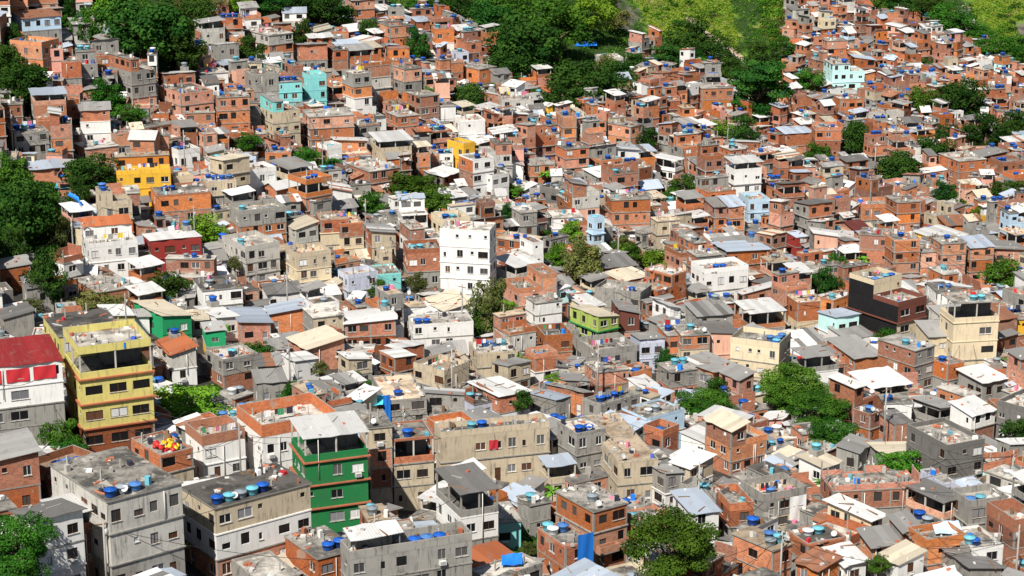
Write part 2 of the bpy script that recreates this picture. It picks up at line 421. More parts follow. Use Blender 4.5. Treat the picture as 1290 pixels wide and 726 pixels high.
def closed_floor(h, rr, x0, x1, y0, y1, z0, z1, mat, ground=False, dens=1.0, faces='FLRB', wins='FL', leftmat=None, zlow=None, big=''):
    mb = h.part('wall'); rnd = rr.random(); uo = rr.uniform(0, 50)
    zb = z0 if zlow is None else zlow
    for f, p0, d, Lf in (('F', (x0, y0), (1, 0), x1 - x0), ('R', (x1, y0), (0, 1), y1 - y0), ('B', (x1, y1), (-1, 0), x1 - x0), ('L', (x0, y1), (0, -1), y1 - y0)):
        m = leftmat if (f == 'L' and leftmat) else mat
        if isinstance(m, tuple): m = m[0]
        ops = plan_openings(rr, Lf, z0, z1, ground, dens * (1 if f in 'FL' else .5), f in big) if (f in wins and m != 'black') else []
        wall_face(h, mb, p0, d, Lf, zb, z1, [o for o in ops], m, rnd, uo + {'F': 0, 'R': 11, 'B': 23, 'L': 37}[f])
    if mat in ('brick', 'orange_brick', 'dark_brick') and h.near >= 1 and rr.random() < .75:
        # the concrete posts of the frame, a hand proud of the brick
        t = .22; e = .015; npost = max(1, int((x1 - x0) / 3.6)); nl = max(1, int((y1 - y0) / 4.0))
        for i in range(npost + 1):
            c = x0 + (x1 - x0 - t) * i / npost
            clash = any(abs(w[0][1] - y0) < .01 and w[0][0] + w[2] / 2 > c - .05 and w[0][0] - w[2] / 2 < c + t + .05 and z0 < w[0][2] < z1 for w in h.wins)
            if not clash: mb.box(c, c + t, y0 - e, y0 + .05, zb, z1 - .01, 'concrete', rnd, bottom=False)
        for i in range(nl + 1):
            c = y0 + (y1 - y0 - t) * i / nl
            clash = any(abs(w[0][0] - x0) < .01 and w[0][1] + w[2] / 2 > c - .05 and w[0][1] - w[2] / 2 < c + t + .05 and z0 < w[0][2] < z1 for w in h.wins)
            if not clash: mb.box(x0 - e, x0 + .05, c + .001, c + t, zb, z1 - .011, 'concrete', rnd, bottom=False)
    return rnd

def open_floor(h, rr, x0, x1, y0, y1, z0, z1, mat, back='dark_concrete', para=.9):
    rnd = rr.random()
    mb = h.part('parapet'); mb.ring(x0, x1, y0, y1, z0, z0 + para, .14, mat, rnd)
    h.part('floor').face([(x0 + .14, y0 + .14, z0 + .02), (x1 - .14, y0 + .14, z0 + .02), (x1 - .14, y1 - .14, z0 + .02), (x0 + .14, y1 - .14, z0 + .02)], 'roof_concrete', rnd, [(0, 0), (5, 0), (5, 5), (0, 5)])
    t = .2
    for cx, cy in ((x0, y0), (x1 - t, y0), (x0, y1 - t), (x1 - t, y1 - t), ((x0 + x1 - t) / 2, y0), (x0, (y0 + y1 - t) / 2)):
        if (cx not in (x0, x1 - t) and x1 - x0 < 5) or (cy not in (y0, y1 - t) and y1 - y0 < 5): continue
        h.part('post').box(cx + .003, cx + t - .003, cy + .003, cy + t - .003, z0 + para, z1, 'pale' if mat != 'concrete' else 'concrete', rnd)
    # room at the back
    ax, ay = x0 + (x1 - x0) * .45, y0 + (y1 - y0) * .5
    h.part('wall').box(ax, x1 - .3, ay, y1 - .3, z0 + .03, z1 - .01, back, rnd)

def slab(h, x0, x1, y0, y1, z, mat='concrete', over=.1, t=.16, rnd=.5):
    h.part('floor_slab').box(x0 - over, x1 + over, y0 - over, y1 + over, z - t, z, mat, rnd)

def sheet_roof(h, x0, x1, y0, y1, z, rise, axis, mat, rr, over=.3, wall=None, t=.07, name='roof'):
    """Mono-pitch roof: high edge on the far side of AXIS ('x+','x-','y+','y-'); fills the wedge with wall."""
    X0, X1, Y0, Y1 = x0 - over, x1 + over, y0 - over, y1 + over
    def zz(x, y):
        if axis == 'y+': f = (y - y0) / (y1 - y0)
        elif axis == 'y-': f = (y1 - y) / (y1 - y0)
        elif axis == 'x+': f = (x - x0) / (x1 - x0)
        else: f = (x1 - x) / (x1 - x0)
        return z + .04 + rise * f
    mb = h.part(name)
    along = axis[0] == 'y'
    n = max(2, int(((X1 - X0) if along else (Y1 - Y0)) / 1.1))
    base = rr.random(); ph = rr.uniform(0, 9)
    vs = len(mb.v)
    for i in range(n + 1):
        f = i / n; wob = rr.uniform(-.05, .05)
        a, b = ((X0 + (X1 - X0) * f, Y0), (X0 + (X1 - X0) * f, Y1)) if along else ((X0, Y0 + (Y1 - Y0) * f), (X1, Y0 + (Y1 - Y0) * f))
        e0, e1 = rr.uniform(-.16, .16), rr.uniform(-.16, .16)
        for (x, y), e in ((a, e0), (b, e1)):
            if along: y += e
            else: x += e
            for o in (0, -t):
                mb.v.append((x, y, zz(x, y) + wob + o)); mb.uv.append((x + ph, y) if along else (y + ph, x))
    mi0 = mb.mat(mat); patch = name == 'roof' and rr.random() < .45 and not h.land
    h.sheets.append((x0, x1, y0, y1, zz))
    for i in range(n):
        a = vs + 4 * i; r = min(1, max(0, base + rr.uniform(-.35, .35)))
        mi = mb.mat(rr.choice(('tin_grey', 'tin_dark', 'tin_white', 'tin_rust', mat))) if patch and rr.random() < .28 else mi0
        q = [(a, a + 4, a + 6, a + 2), (a + 1, a + 3, a + 7, a + 5), (a, a + 1, a + 5, a + 4), (a + 2, a + 6, a + 7, a + 3)]
        if i == 0: q.append((a, a + 2, a + 3, a + 1))
        if i == n - 1: q.append((a + 4, a + 5, a + 7, a + 6))
        if not along: q = [tuple(reversed(k)) for k in q]
        for k in q: mb.f.append(k); mb.m.append(mi); mb.r.append(r); mb.sm.append(False)
    if wall:
        wb = h.part('wall'); rn = rr.random(); g = -t - .005
        c = [(x0, y0), (x1, y0), (x1, y1), (x0, y1)]
        for a in range(4):
            p, q = c[a], c[(a + 1) % 4]
            zp, zq = zz(*p) + g, zz(*q) + g
            Lq = math.hypot(q[0] - p[0], q[1] - p[1])
            if max(zp, zq) > z + .03:
                wb.face([(p[0], p[1], z - .02), (q[0], q[1], z - .02), (q[0], q[1], max(zq, z)), (p[0], p[1], max(zp, z))], wall, rn, [(0, z), (Lq, z), (Lq, zq), (0, zp)])

def gable_roof(h, x0, x1, y0, y1, z, rise, mat, rr, wall, over=.35, t=.09):
    mb = h.part('roof'); base = rr.random()
    my = (y0 + y1) / 2; k = over * rise / ((y1 - y0) / 2)
    X0, X1 = x0 - over, x1 + over
    for ya, za, yb, zb in ((y0 - over, z - k, my, z + rise), (my, z + rise, y1 + over, z - k)):
        mb.face([(X0, ya, za + .05), (X1, ya, za + .05), (X1, yb, zb + .05), (X0, yb, zb + .05)], mat, base, [(X0, ya), (X1, ya), (X1, yb), (X0, yb)])
        mb.face([(X0, yb, zb - .04), (X1, yb, zb - .04), (X1, ya, za - .04), (X0, ya, za - .04)], mat, base, [(X0, ya), (X1, ya), (X1, yb), (X0, yb)])
        for X in (X0, X1):
            q = [(X, ya, za - .04), (X, ya, za + .05), (X, yb, zb + .05), (X, yb, zb - .04)]
            mb.face(q if X == X0 else q[::-1], mat, base)
    ya = y0 - over
    mb.face([(X0, ya, z - k - .04), (X1, ya, z - k - .04), (X1, ya, z - k + .05), (X0, ya, z - k + .05)], mat, base)
    wb = h.part('wall'); rn = rr.random()
    wb.face([(x0, y1, z - .02), (x0, y0, z - .02), (x0, my, z + rise - .05)], wall, rn, [(0, z), (y1 - y0, z), ((y1 - y0) / 2, z + rise)])
    wb.face([(x1, y0, z - .02), (x1, y1, z - .02), (x1, my, z + rise - .05)], wall, rn, [(0, z), (y1 - y0, z), ((y1 - y0) / 2, z + rise)])

BRK = ('brick', 'orange_brick', 'dark_brick')
def roof_top(h, rr, x0, x1, y0, y1, z, roof, rmat, wmat):
    """Returns the deck height when things can stand on the roof."""
    if roof == 'flat':
        h.part('roof').box(x0 - .15, x1 + .15, y0 - .15, y1 + .15, z, z + .16, 'concrete', rr.random(), top=rmat)
        fix_uv(h.parts[-1][1]); return z + .16
    if roof == 'stub':      # a floor left half built: posts and pieces of brick wall
        h.part('roof').box(x0 - .08, x1 + .08, y0 - .08, y1 + .08, z - .02, z + .12, 'concrete', rr.random(), top=rmat); fix_uv(h.parts[-1][1])
        zb = z + .121; bm = wmat if wmat in BRK else 'brick'; rn = rr.random()
        for ax in 'xXyY':
            a, b = (x0, x1) if ax in 'yY' else (y0, y1); c = {'x': x0, 'X': x1 - .14, 'y': y0, 'Y': y1 - .14}[ax]
            k = max(1, int((b - a) / 2.6)); hh = rr.uniform(.3, 1.9)
            for i in range(k):
                p, q = a + (b - a) * i / k, a + (b - a) * (i + 1) / k
                if rr.random() < .6: hh = rr.choice((.25, .6, 1.0, 1.0, 1.6, 2.2)) if ax in 'XY' else rr.choice((.2, .4, .8, 1.0))
                if rr.random() < .18: continue
                w = h.part('wall')
                if ax in 'yY': w.box(p + .22, q - .005, c, c + .14, zb, zb + hh, bm, rn)
                else: w.box(c, c + .14, p + .22, q - .005, zb, zb + hh, bm, rn)
                if rr.random() < .8:
                    t = zb + rr.choice((1.2, 2.0, 2.3))
                    if ax in 'yY': h.part('post').box(p + .004, p + .2, c - .02, c + .16, zb, t, 'concrete', rn)
                    elif i: h.part('post').box(c - .02, c + .16, p + .004, p + .2, zb, t, 'concrete', rn)
        return zb
    if roof in ('par', 'lip', 'bpar'):
        hgt = {'par': rr.uniform(.75, 1.1), 'lip': rr.uniform(.2, .4), 'bpar': rr.uniform(1.3, 1.7)}[roof]
        pm = wmat if roof != 'bpar' else 'orange_brick'
        h.part('roof').box(x0 + .01, x1 - .01, y0 + .01, y1 - .01, z - .1, z + .05, 'concrete', rr.random(), top=rmat)
        fix_uv(h.parts[-1][1])
        h.part('parapet').ring(x0 - .02, x1 + .02, y0 - .02, y1 + .02, z - .04, z + hgt, .16, pm, rr.random(), top='concrete' if pm != 'white' else 'pale')
        return z + .05
    if roof in ('can', 'canw'):     # open deck under a sheet roof on posts
        top = z + rr.uniform(2.1, 2.4)
        open_floor(h, rr, x0, x1, y0, y1, z, top, wmat, back='concrete' if roof == 'can' else 'white')
        sheet_roof(h, x0, x1, y0, y1, top + .02, rr.uniform(.25, .6), rr.choice(('y+', 'x+', 'y+')), rmat, rr, over=.4)
        return None
    if roof == 'tin':
        sheet_roof(h, x0, x1, y0, y1, z, rr.uniform(.35, .95), rr.choice(('y+', 'y+', 'x+', 'x-', 'y-')), rmat, rr, over=rr.uniform(.15, .5), wall=wmat)
        return None
    if roof == 'tiny':
        sheet_roof(h, x0, x1, y0, y1, z, .05 * (y1 - y0), 'y+', rmat, rr, over=.22, wall=wmat); return None
    if roof == 'gable':
        gable_roof(h, x0, x1, y0, y1, z, rr.uniform(.9, 1.5), rmat, rr, wmat); return None

def fix_uv(mb):
    # plan coordinates on the last box's top
    n = len(mb.v) - 8
    for i in range(4, 8):
        p = mb.v[n + i]; mb.uv[n + i] = (p[0] * 1.0, p[1] * 1.0)

def make_house(h, rr, floors, sh, roof, rmat, tanks='', up=None, zlow=-5.0, leftmat=None, band=None, big='', dens=1.0, tstart=None, bal=None, jut=.12, upside=None):
    """FLOORS: wall materials from top to bottom ('*' after a name: an open storey)."""
    n = len(floors); x0, x1, y0, y1 = -h.W / 2, h.W / 2, -h.D / 2, h.D / 2
    z = 0.0; rect = (x0, x1, y0, y1)
    for i in range(n):
        m = floors[n - 1 - i]
        e = rr.uniform(-.03, jut) if i else 0
        e2 = rr.uniform(-.03, jut) if i else 0
        rect = (x0 - e2, x1 + .02 * i, y0 - e, y1 + .02 * i)
        zt = z + sh
        op = m.endswith('*'); mm = m.rstrip('*')
        if op: open_floor(h, rr, *rect, z, zt - .16, mm)
        else: closed_floor(h, rr, *rect, z, zt - (.16 if i < n - 1 else .0), mm, ground=(i == 0), zlow=(zlow if i == 0 else None), leftmat=leftmat, wins='FLR' if h.near >= 2 else 'FL', big=big, dens=dens)
        if i < n - 1: slab(h, *rect, zt, band or ('concrete' if mm in ('brick', 'orange_brick', 'dark_brick', 'concrete', 'beige') or rr.random() < .4 else mm), over=(.32 if band else rr.uniform(.05, .3) if not getattr(h, 'land', 0) else rr.uniform(.04, .16)), rnd=rr.random())
        h.boxes.append((*rect, z if i else zlow, zt))
        if bal and i in bal and not op:
            bx0 = rect[0] + h.W * .1; bx1 = rect[1] - h.W * .35
            b = h.part('balcony'); b.box(bx0, bx1, rect[2] - .9, rect[2] - .004, z - .14, z, 'concrete', .4)
            h.part('balcony_rail').ring(bx0, bx1, rect[2] - .9, rect[2] - .006, z + .002, z + .9, .08, mm, rr.random())
        z = zt
    wm = floors[0].rstrip('*')
    if up:   # an upper room on part of the roof: (fraction, material, roof, rmat)
        fr, um, ur, urm = up
        side = upside or rr.choice('xxyyX')
        if side == 'x': a, b = (rect[0], rect[0] + (rect[1] - rect[0]) * fr, rect[2], rect[3]), (rect[0] + (rect[1] - rect[0]) * fr, rect[1], rect[2], rect[3])
        elif side == 'X': a, b = (rect[1] - (rect[1] - rect[0]) * fr, rect[1], rect[2], rect[3]), (rect[0], rect[1] - (rect[1] - rect[0]) * fr, rect[2], rect[3])
        else: a, b = (rect[0], rect[1], rect[3] - (rect[3] - rect[2]) * fr, rect[3]), (rect[0], rect[1], rect[2], rect[3] - (rect[3] - rect[2]) * fr)
        a = (a[0] + .03, a[1] - .03, a[2] + .03, a[3] - .03)
        uh = rr.uniform(2.3, 2.7)
        closed_floor(h, rr, *a, z, z + uh, um, wins='FL', leftmat=leftmat if leftmat == 'black' else None)
        h.boxes.append((*a, z, z + uh))
        dk = roof_top(h, rr, *a, z + uh, ur, urm, um)
        if dk is not None: h.deck.append((*a, dk))
        roof2 = roof if roof in ('par', 'lip', 'flat', 'bpar', 'stub') else 'lip'
        dk = roof_top(h, rr, b[0], b[1], b[2], b[3], z, roof2 if roof2 != 'flat' else 'lip', rmat if not rmat.startswith('ti') else 'roof_concrete', wm)
        if dk is not None: h.deck.append((*b, dk))
    else:
        dk = roof_top(h, rr, *rect, z, roof, rmat, wm)
        if dk is not None: h.deck.append((*rect, dk))
        if roof in ('can', 'canw'): h.boxes.append((*rect, z, z + 2.3))
    h.top = z
    # tanks
    if tanks:
        if h.deck:
            a = max(h.deck, key=lambda d: d[4] + .02 * (d[1] - d[0]) * (d[3] - d[2]))
            big_ = h.near >= 2
            ln = a[1] - a[0]; r0 = .62
            sx = a[0] + (tstart * ln if tstart is not None else rr.uniform(.15, .5) * ln)
            yy = a[2] + rr.uniform(.9, 1.5) if tstart is not None else a[2] + (a[3] - a[2]) * rr.uniform(.2, .7)
            sx = max(sx, a[0] + .9)
            for i, c in enumerate(tanks):
                xx = sx + i * 1.5
                if xx > a[1] - .8: xx = a[0] + .8 + rr.uniform(0, max(.1, ln - 1.6)); yy_ = min(a[3] - .9, yy + 1.6)
                else: yy_ = yy + rr.uniform(-.12, .12)
                xx = min(max(xx, a[0] + .85), a[1] - .85); yy_ = min(max(yy_, a[2] + .85), a[3] - .85)
                if all(math.hypot(xx - t[0], yy_ - t[1]) > 1.25 for t in h.tanks): h.tanks.append((xx, yy_, a[4], c))
        else:
            # on a stub slab beside the sheet roof
            s = h.part('tank_platform'); x = x1 - 1.0 - .2; yb = y1 - 1.0
            zt = z + 1.15
            s.box(x - .8, x + .8, yb - .8, yb + .8, z - .2, zt, 'concrete', .5)
            h.tanks.append((x, yb, zt, tanks[0]))

exec_sections = True
# ------------------------------------------------------------------ the houses one can tell apart in the photograph
MK = dict(b='brick', B='orange_brick', d='dark_brick', c='concrete', p='pale', w='white', r='cream', e='beige', y='yellow', Y='yellow_green', l='lime', g='green', E='emerald',
          n='cyan', m='mint', q='turquoise', k='pink', s='salmon', R='red', h='lightblue', i='lilac', o='brown', K='dark_concrete', O='burnt_orange', x='blue')
RMK = dict(c='roof_concrete', d='roof_dark', p='roof_pale', s='roof_sand', n='roof_brown', W='tin_white', G='tin_grey', D='tin_dark', B='tin_blue', R='tin_rust', C='tin_cream', M='tin_maroon', X='tin_red', T='tile_orange')
def mats(s):
    o = []
    for ch in s:
        if ch == '*': o[-1] += '*'
        else: o.append(MK[ch])
    return o
# left, front-corner and right x of the walls, y of the front corner's top, visible height, floors top to bottom, roof, sheet, tanks, options, name by which others are found
H = [
 # lower left
 (48, 143, 222, 634, 118, 'ppc', 'flat', 'c', 'bGb', dict(yaw=38, tstart=.02, zoff=1), 'large grey concrete building'),
 (225, 275, 383, 641, 96, 'ewb', 'flat', 'd', 'bcGcb', dict(yaw=37, up=None, tstart=.05), 'dark-roofed three-tone house'),
 (293, 333, 422, 527, 90, 'ww', 'bpar', 'p', 'x', dict(yaw=29), 'white house with brick parapet'),
 (229, 257, 306, 562, 48, 'ww', 'bpar', 's', '', dict(yaw=30), 'small white tower'),
 (364, 387, 462, 553, 118, 'g*ggg', 'tiny', 'W', '', dict(yaw=20, band='terracotta'), 'green building'),
 (14, 52, 100, 665, 90, 'www', 'tin', 'D', '', dict(yaw=38), ''),
 (-45, -12, 45, 584, 72, 'bb', 'tin', 'G', '', dict(yaw=25), ''),
 (-60, -25, 72, 470, 100, 'wwcc', 'tiny', 'X', '', dict(yaw=22, big='F'), 'red-roofed house'),
 (72, 107, 188, 450, 122, 'Y*YYd', 'par', 'p', '', dict(yaw=24, band='terracotta', big='F'), 'yellow-green building'),
 (40, 78, 150, 424, 60, 'YY', 'flat', 'd', '', dict(yaw=24), ''),
 (118, 140, 168, 402, 25, 'Y', 'tin', 'W', '', dict(yaw=26), ''),
 (158, 205, 240, 582, 36, 'be', 'lip', 'c', '', dict(yaw=38), 'bag-strewn terrace'),
 (355, 402, 448, 704, 60, 'bb', 'flat', 'c', 'bb', dict(yaw=34), ''),
 (285, 330, 375, 738, 40, 'c', 'lip', 'p', '', dict(yaw=32), ''),
 (431, 443, 591, 704, 84, 'ccc', 'par', 'c', 'bbb', dict(yaw=22, tstart=.55, canopy=(0, .42)), 'grey terrace building'),
 (547, 556, 692, 540, 74, 'ee', 'par', 'd', 'cb', dict(yaw=16), 'long beige building'),
 (461, 467, 493, 540, 100, 'ebbe', 'flat', 'c', '', dict(yaw=15), ''),
 (493, 497, 546, 556, 86, 'b*ee', 'lip', 'c', 'b', dict(yaw=15), ''),
 (548, 581, 627, 622, 90, 'c*wc', 'tiny', 'D', '', dict(yaw=24), 'grey canopy house'),
 (618, 624, 656, 650, 44, 'n', 'flat', 'p', '', dict(yaw=14), 'turquoise cottage'),
 (656, 668, 692, 640, 38, 'cc', 'flat', 'c', 'c', dict(yaw=28), ''),
 (680, 690, 725, 588, 44, 'e*e', 'tiny', 'B', '', dict(yaw=18), ''),
 (703, 726, 762, 548, 76, 'ccb', 'lip', 'p', 'bb', dict(yaw=28, tstart=.05), ''),
 (760, 778, 828, 583, 56, 'ee', 'lip', 's', '', dict(yaw=14, depth=19), 'long beige house'),
 (702, 747, 790, 645, 78, 'BBB', 'flat', 'c', 'G', dict(yaw=34, bal=(1,)), 'big orange brick house'),
 (678, 712, 746, 690, 50, 'bB', 'lip', 'c', 'wbc', dict(yaw=30), 'brick house with tarpaulin'),
 (480, 487, 537, 508, 34, 'cc', 'lip', 's', 'b', dict(yaw=14, depth=12), ''),
 (536, 557, 602, 548, 26, 'b', 'par', 's', '', dict(), ''),
 (590, 630, 668, 512, 26, 'bw', 'tin', 'W', '', dict(yaw=30), ''),
 (668, 700, 712, 510, 28, 'c', 'tin', 'B', '', dict(yaw=35), ''),
 (690, 735, 745, 500, 26, 'b', 'tin', 'G', '', dict(yaw=55), ''),
 (744, 790, 818, 552, 30, 'cb', 'tin', 'B', '', dict(yaw=50), ''),
 (826, 838, 850, 600, 44, 'cw', 'tin', 'G', '', dict(yaw=30), ''),
 (838, 868, 900, 590, 40, 'ew', 'tin', 'W', '', dict(yaw=45), ''),
 # lower right
 (882, 925, 950, 545, 26, 'bc', 'tin', 'W', '', dict(yaw=48), 'broad white-roofed house'),
 (860, 892, 915, 560, 26, 'w', 'tin', 'W', '', dict(yaw=48), ''),
 (892, 920, 968, 574, 26, 'BB', 'par', 'p', '', dict(yaw=32, up=(.42, 'brick', 'tin', 'tin_cream'), upside='x'), ''),
 (1000, 1010, 1034, 548, 26, 'B', 'flat', 'c', '', dict(yaw=16), ''),
 (1010, 1036, 1060, 589, 26, 'w', 'tin', 'C', 'c', dict(yaw=42), ''),
 (937, 960, 1017, 632, 40, 'ce', 'par', 's', 'b', dict(yaw=26), 'grey terrace with white banner'),
 (858, 901, 916, 628, 45, 'cb', 'par', 'p', 'c', dict(yaw=52), ''),
 (914, 918, 948, 646, 38, 'bc', 'par', 'c', '', dict(yaw=14), ''),
 (928, 972, 998, 694, 56, 'BB', 'flat', 's', 'Gcb', dict(yaw=40, tstart=.1), 'brick house with three tanks'),
 (865, 873, 905, 652, 36, 'ww', 'tin', 'B', '', dict(yaw=20), ''),
 (998, 1016, 1066, 690, 40, 'bc', 'lip', 'd', 'wc', dict(yaw=24), ''),
 (1006, 1030, 1060, 718, 30, 'B', 'tin', 'R', '', dict(yaw=40), ''),
 (1046, 1062, 1092, 712, 30, 'w', 'tin', 'W', '', dict(yaw=30), ''),
 (1044, 1048, 1157, 620, 44, 'bc', 'stub', 'c', '', dict(yaw=8, depth=6), 'long brick terrace'),
 (1150, 1187, 1216, 634, 42, 'B*b', 'tiny', 'D', '', dict(yaw=38), ''),
 (1155, 1190, 1240, 568, 56, 'KKc', 'par', 'c', 'x', dict(yaw=25), 'weathered grey block'),
 (1205, 1218, 1268, 640, 42, 'cc', 'par', 'p', 'bc', dict(yaw=18, tstart=.02), ''),
 (1150, 1165, 1216, 690, 44, 'BB', 'par', 'p', '', dict(yaw=20), ''),
 (1088, 1097, 1131, 690, 40, 'Bc', 'tin', 'G', '', dict(yaw=16), ''),
 (1216, 1224, 1262, 697, 40, 'ww', 'lip', 'c', 'b', dict(yaw=16), ''),
 (1268, 1275, 1310, 672, 40, 'dB', 'bpar', 'c', '', dict(yaw=20), ''),
 (1120, 1130, 1164, 714, 40, 'wc', 'tin', 'C', '', dict(yaw=30), ''),
 (1212, 1220, 1262, 722, 30, 'c', 'tin', 'D', 'c', dict(yaw=20), ''),
 (1155, 1182, 1210, 522, 30, 'c*c', 'tin', 'G', '', dict(yaw=38), ''),
 (1202, 1222, 1256, 526, 32, 'wb', 'tin', 'W', '', dict(yaw=34), ''),
 (1110, 1126, 1150, 536, 26, 'b', 'tin', 'D', '', dict(yaw=26), ''),
 (1060, 1080, 1104, 570, 30, 'c', 'tin', 'G', '', dict(yaw=58), ''),
 (1010, 1035, 1060, 572, 24, 'b', 'flat', 'c', '', dict(), ''),
 (1080, 1095, 1112, 528, 30, 'db', 'lip', 'c', 'b', dict(), ''),
 # middle right
 (922, 979, 999, 440, 58, 'rre', 'par', 'c', 'bcbbbbx', dict(yaw=66, tstart=.05, front='L'), 'cream house with a row of tanks'),
 (929, 944, 990, 396, 40, 'B*c', 'tiny', 'W', '', dict(yaw=18), 'white canopy house'),
 (884, 890, 929, 420, 52, 'ss', 'tin', 'D', '', dict(yaw=10), ''),
 (852, 858, 893, 424, 50, 'brs', 'flat', 'c', 'c', dict(yaw=10), ''),
 (880, 887, 943, 344, 46, 'ww', 'par', 'p', 'bb', dict(yaw=20), ''),
 (996, 1003, 1039, 384, 44, 'br', 'lip', 's', '', dict(yaw=16), ''),
 (1035, 1052, 1082, 404, 40, 'mw', 'tin', 'B', '', dict(yaw=26), ''),
 (1048, 1066, 1104, 424, 28, 'w', 'tin', 'G', '', dict(yaw=24), ''),
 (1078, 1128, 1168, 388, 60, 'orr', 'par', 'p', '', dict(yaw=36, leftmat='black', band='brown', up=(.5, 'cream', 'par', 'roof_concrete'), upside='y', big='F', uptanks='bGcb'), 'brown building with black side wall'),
 (1192, 1197, 1254, 386, 92, 'r*rrr', 'flat', 'c', 'cc', dict(yaw=10, big='F', depth=6.5), 'cream tower'),
 (1160, 1168, 1196, 424, 50, 'rr', 'tin', 'G', '', dict(yaw=10), ''),
 (1083, 1119, 1124, 300, 50, 'BBB', 'flat', 'c', '', dict(yaw=75), ''),
 (1120, 1124, 1157, 306, 52, 'BBBB', 'lip', 'c', 'b', dict(yaw=10), 'tall orange brick block'),
 (1178, 1184, 1215, 310, 50, 'BBBB', 'flat', 'c', 'b', dict(yaw=12), ''),
 (1214, 1220, 1250, 314, 44, 'BBB', 'tin', 'B', '', dict(yaw=12), ''),
 (1246, 1252, 1292, 318, 34, 'BB', 'tin', 'G', '', dict(yaw=12), ''),
 (1152, 1157, 1180, 320, 36, 'sB', 'flat', 'c', '', dict(yaw=12), ''),
 (1121, 1128, 1158, 258, 50, 'BBBB', 'flat', 'c', '', dict(yaw=14), ''),
 (1080, 1084, 1127, 264, 28, 'bc', 'par', 'c', '', dict(yaw=10), ''),
 (1056, 1076, 1096, 286, 24, 'b', 'gable', 'M', '', dict(yaw=28), 'maroon-roofed house'),
 (910, 917, 938, 262, 44, 'BBB', 'tin', 'B', '', dict(yaw=16), ''),
 (895, 899, 913, 262, 40, 'bbb', 'tin', 'G', '', dict(yaw=16), ''),
 (936, 942, 969, 258, 34, 'hhp', 'par', 'p', 'x', dict(yaw=14), 'pale blue house'),
 (993, 1003, 1014, 302, 22, 'RR', 'tin', 'B', '', dict(yaw=28), 'small red house'),
 (1053, 1063, 1092, 320, 28, 'B*b', 'tiny', 'W', '', dict(yaw=20), ''),
 (1113, 1150, 1178, 444, 54, 'ccc', 'flat', 'p', 'c', dict(yaw=38, leftmat='brick'), ''),
 (1050, 1075, 1112, 452, 30, 'bb', 'tin', 'G', '', dict(yaw=22), ''),
 (1000, 1012, 1056, 452, 56, 'c*wc', 'tiny', 'G', '', dict(yaw=20), ''),
 (1215, 1237, 1270, 482, 26, 'c', 'tin', 'W', '', dict(yaw=28), ''),
 (1250, 1256, 1280, 404, 40, 'db', 'tin', 'R', '', dict(yaw=20), ''),
 (1270, 1278, 1310, 405, 36, 'yb', 'flat', 'c', 'bb', dict(yaw=20), ''),
 (1178, 1192, 1215, 462, 36, 'bc', 'lip', 'c', 'b', dict(), ''),
 (830, 845, 880, 470, 36, 'cb', 'flat', 'p', 'cc', dict(), ''),
 # centre
 (555, 617, 621, 294, 98, 'wwwww', 'lip', 'p', '', dict(yaw=79, depth=None), 'white tower block'),
 (511, 514, 556, 320, 46, 'bc', 'par', 'c', 'cc', dict(yaw=10), ''),
 (514, 521, 596, 412, 30, 'ww', 'lip', 'p', 'bbx', dict(yaw=12, tstart=.1), ''),
 (530, 560, 598, 392, 24, 'w', 'tin', 'C', '', dict(yaw=30), ''),
 (658, 675, 708, 388, 24, 'ww', 'flat', 'c', '', dict(yaw=24), ''),
 (634, 652, 702, 370, 32, 'BB', 'par', 'c', '', dict(yaw=22, up=(.4, 'orange_brick', 'par', 'roof_concrete')), ''),
 (720, 753, 779, 408, 40, 'lll', 'tin', 'C', '', dict(yaw=36, band='green'), 'lime house'),
 (716, 738, 762, 388, 22, 'r', 'tin', 'W', '', dict(yaw=30), ''),
 (776, 781, 805, 396, 44, 'oB', 'tin', 'G', '', dict(yaw=12), ''),
 (727, 748, 803, 438, 36, 'c', 'par', 'c', '', dict(yaw=22), 'stained grey low house'),
 (802, 806, 837, 434, 36, 'ii', 'tin', 'G', '', dict(yaw=12), 'lilac house'),
 (836, 840, 866, 424, 44, 'Be', 'flat', 'c', 'b', dict(yaw=12), ''),
 (750, 806, 822, 374, 36, 'cc', 'par', 'p', 'b', dict(yaw=65), ''),
 (594, 602, 652, 449, 30, 'ee', 'lip', 'p', 'bbc', dict(yaw=14), ''),
 (520, 560, 590, 474, 34, 'ec', 'par', 's', '', dict(yaw=50), ''),
 (484, 500, 534, 442, 28, 'b', 'tin', 'W', '', dict(yaw=30), ''),
 (478, 498, 523, 460, 26, 'bb', 'tin', 'W', '', dict(yaw=38), ''),
 (425, 440, 468, 462, 28, 'ec', 'tin', 'W', '', dict(yaw=28), ''),
 (432, 436, 498, 408, 34, 'bd', 'tin', 'W', 'c', dict(yaw=10), ''),
 (662, 674, 702, 452, 34, 'Bw', 'par', 'c', 'x', dict(yaw=26), ''),
 (678, 686, 721, 430, 30, 'bb', 'par', 'c', '', dict(yaw=14), ''),
 (738, 752, 792, 478, 24, 'bb', 'flat', 'c', '', dict(), ''),
 (765, 770, 819, 254, 44, 'BBB', 'flat', 'c', '', dict(yaw=10), ''),
 (692, 697, 734, 277, 24, 'ww', 'flat', 'p', '', dict(yaw=10), ''),
 (712, 716, 740, 285, 26, 'Bb', 'par', 's', 'b', dict(yaw=12), ''),
 (424, 430, 458, 285, 44, 'Brr', 'lip', 's', 'b', dict(yaw=20), ''),
 (472, 478, 505, 348, 36, 'qB', 'lip', 'c', '', dict(yaw=16), 'turquoise-topped house'),
 (425, 440, 475, 352, 32, 'ii', 'par', 'p', '', dict(yaw=30), ''),
 (620, 640, 668, 468, 30, 'ec', 'tin', 'G', '', dict(), ''),
 # middle left
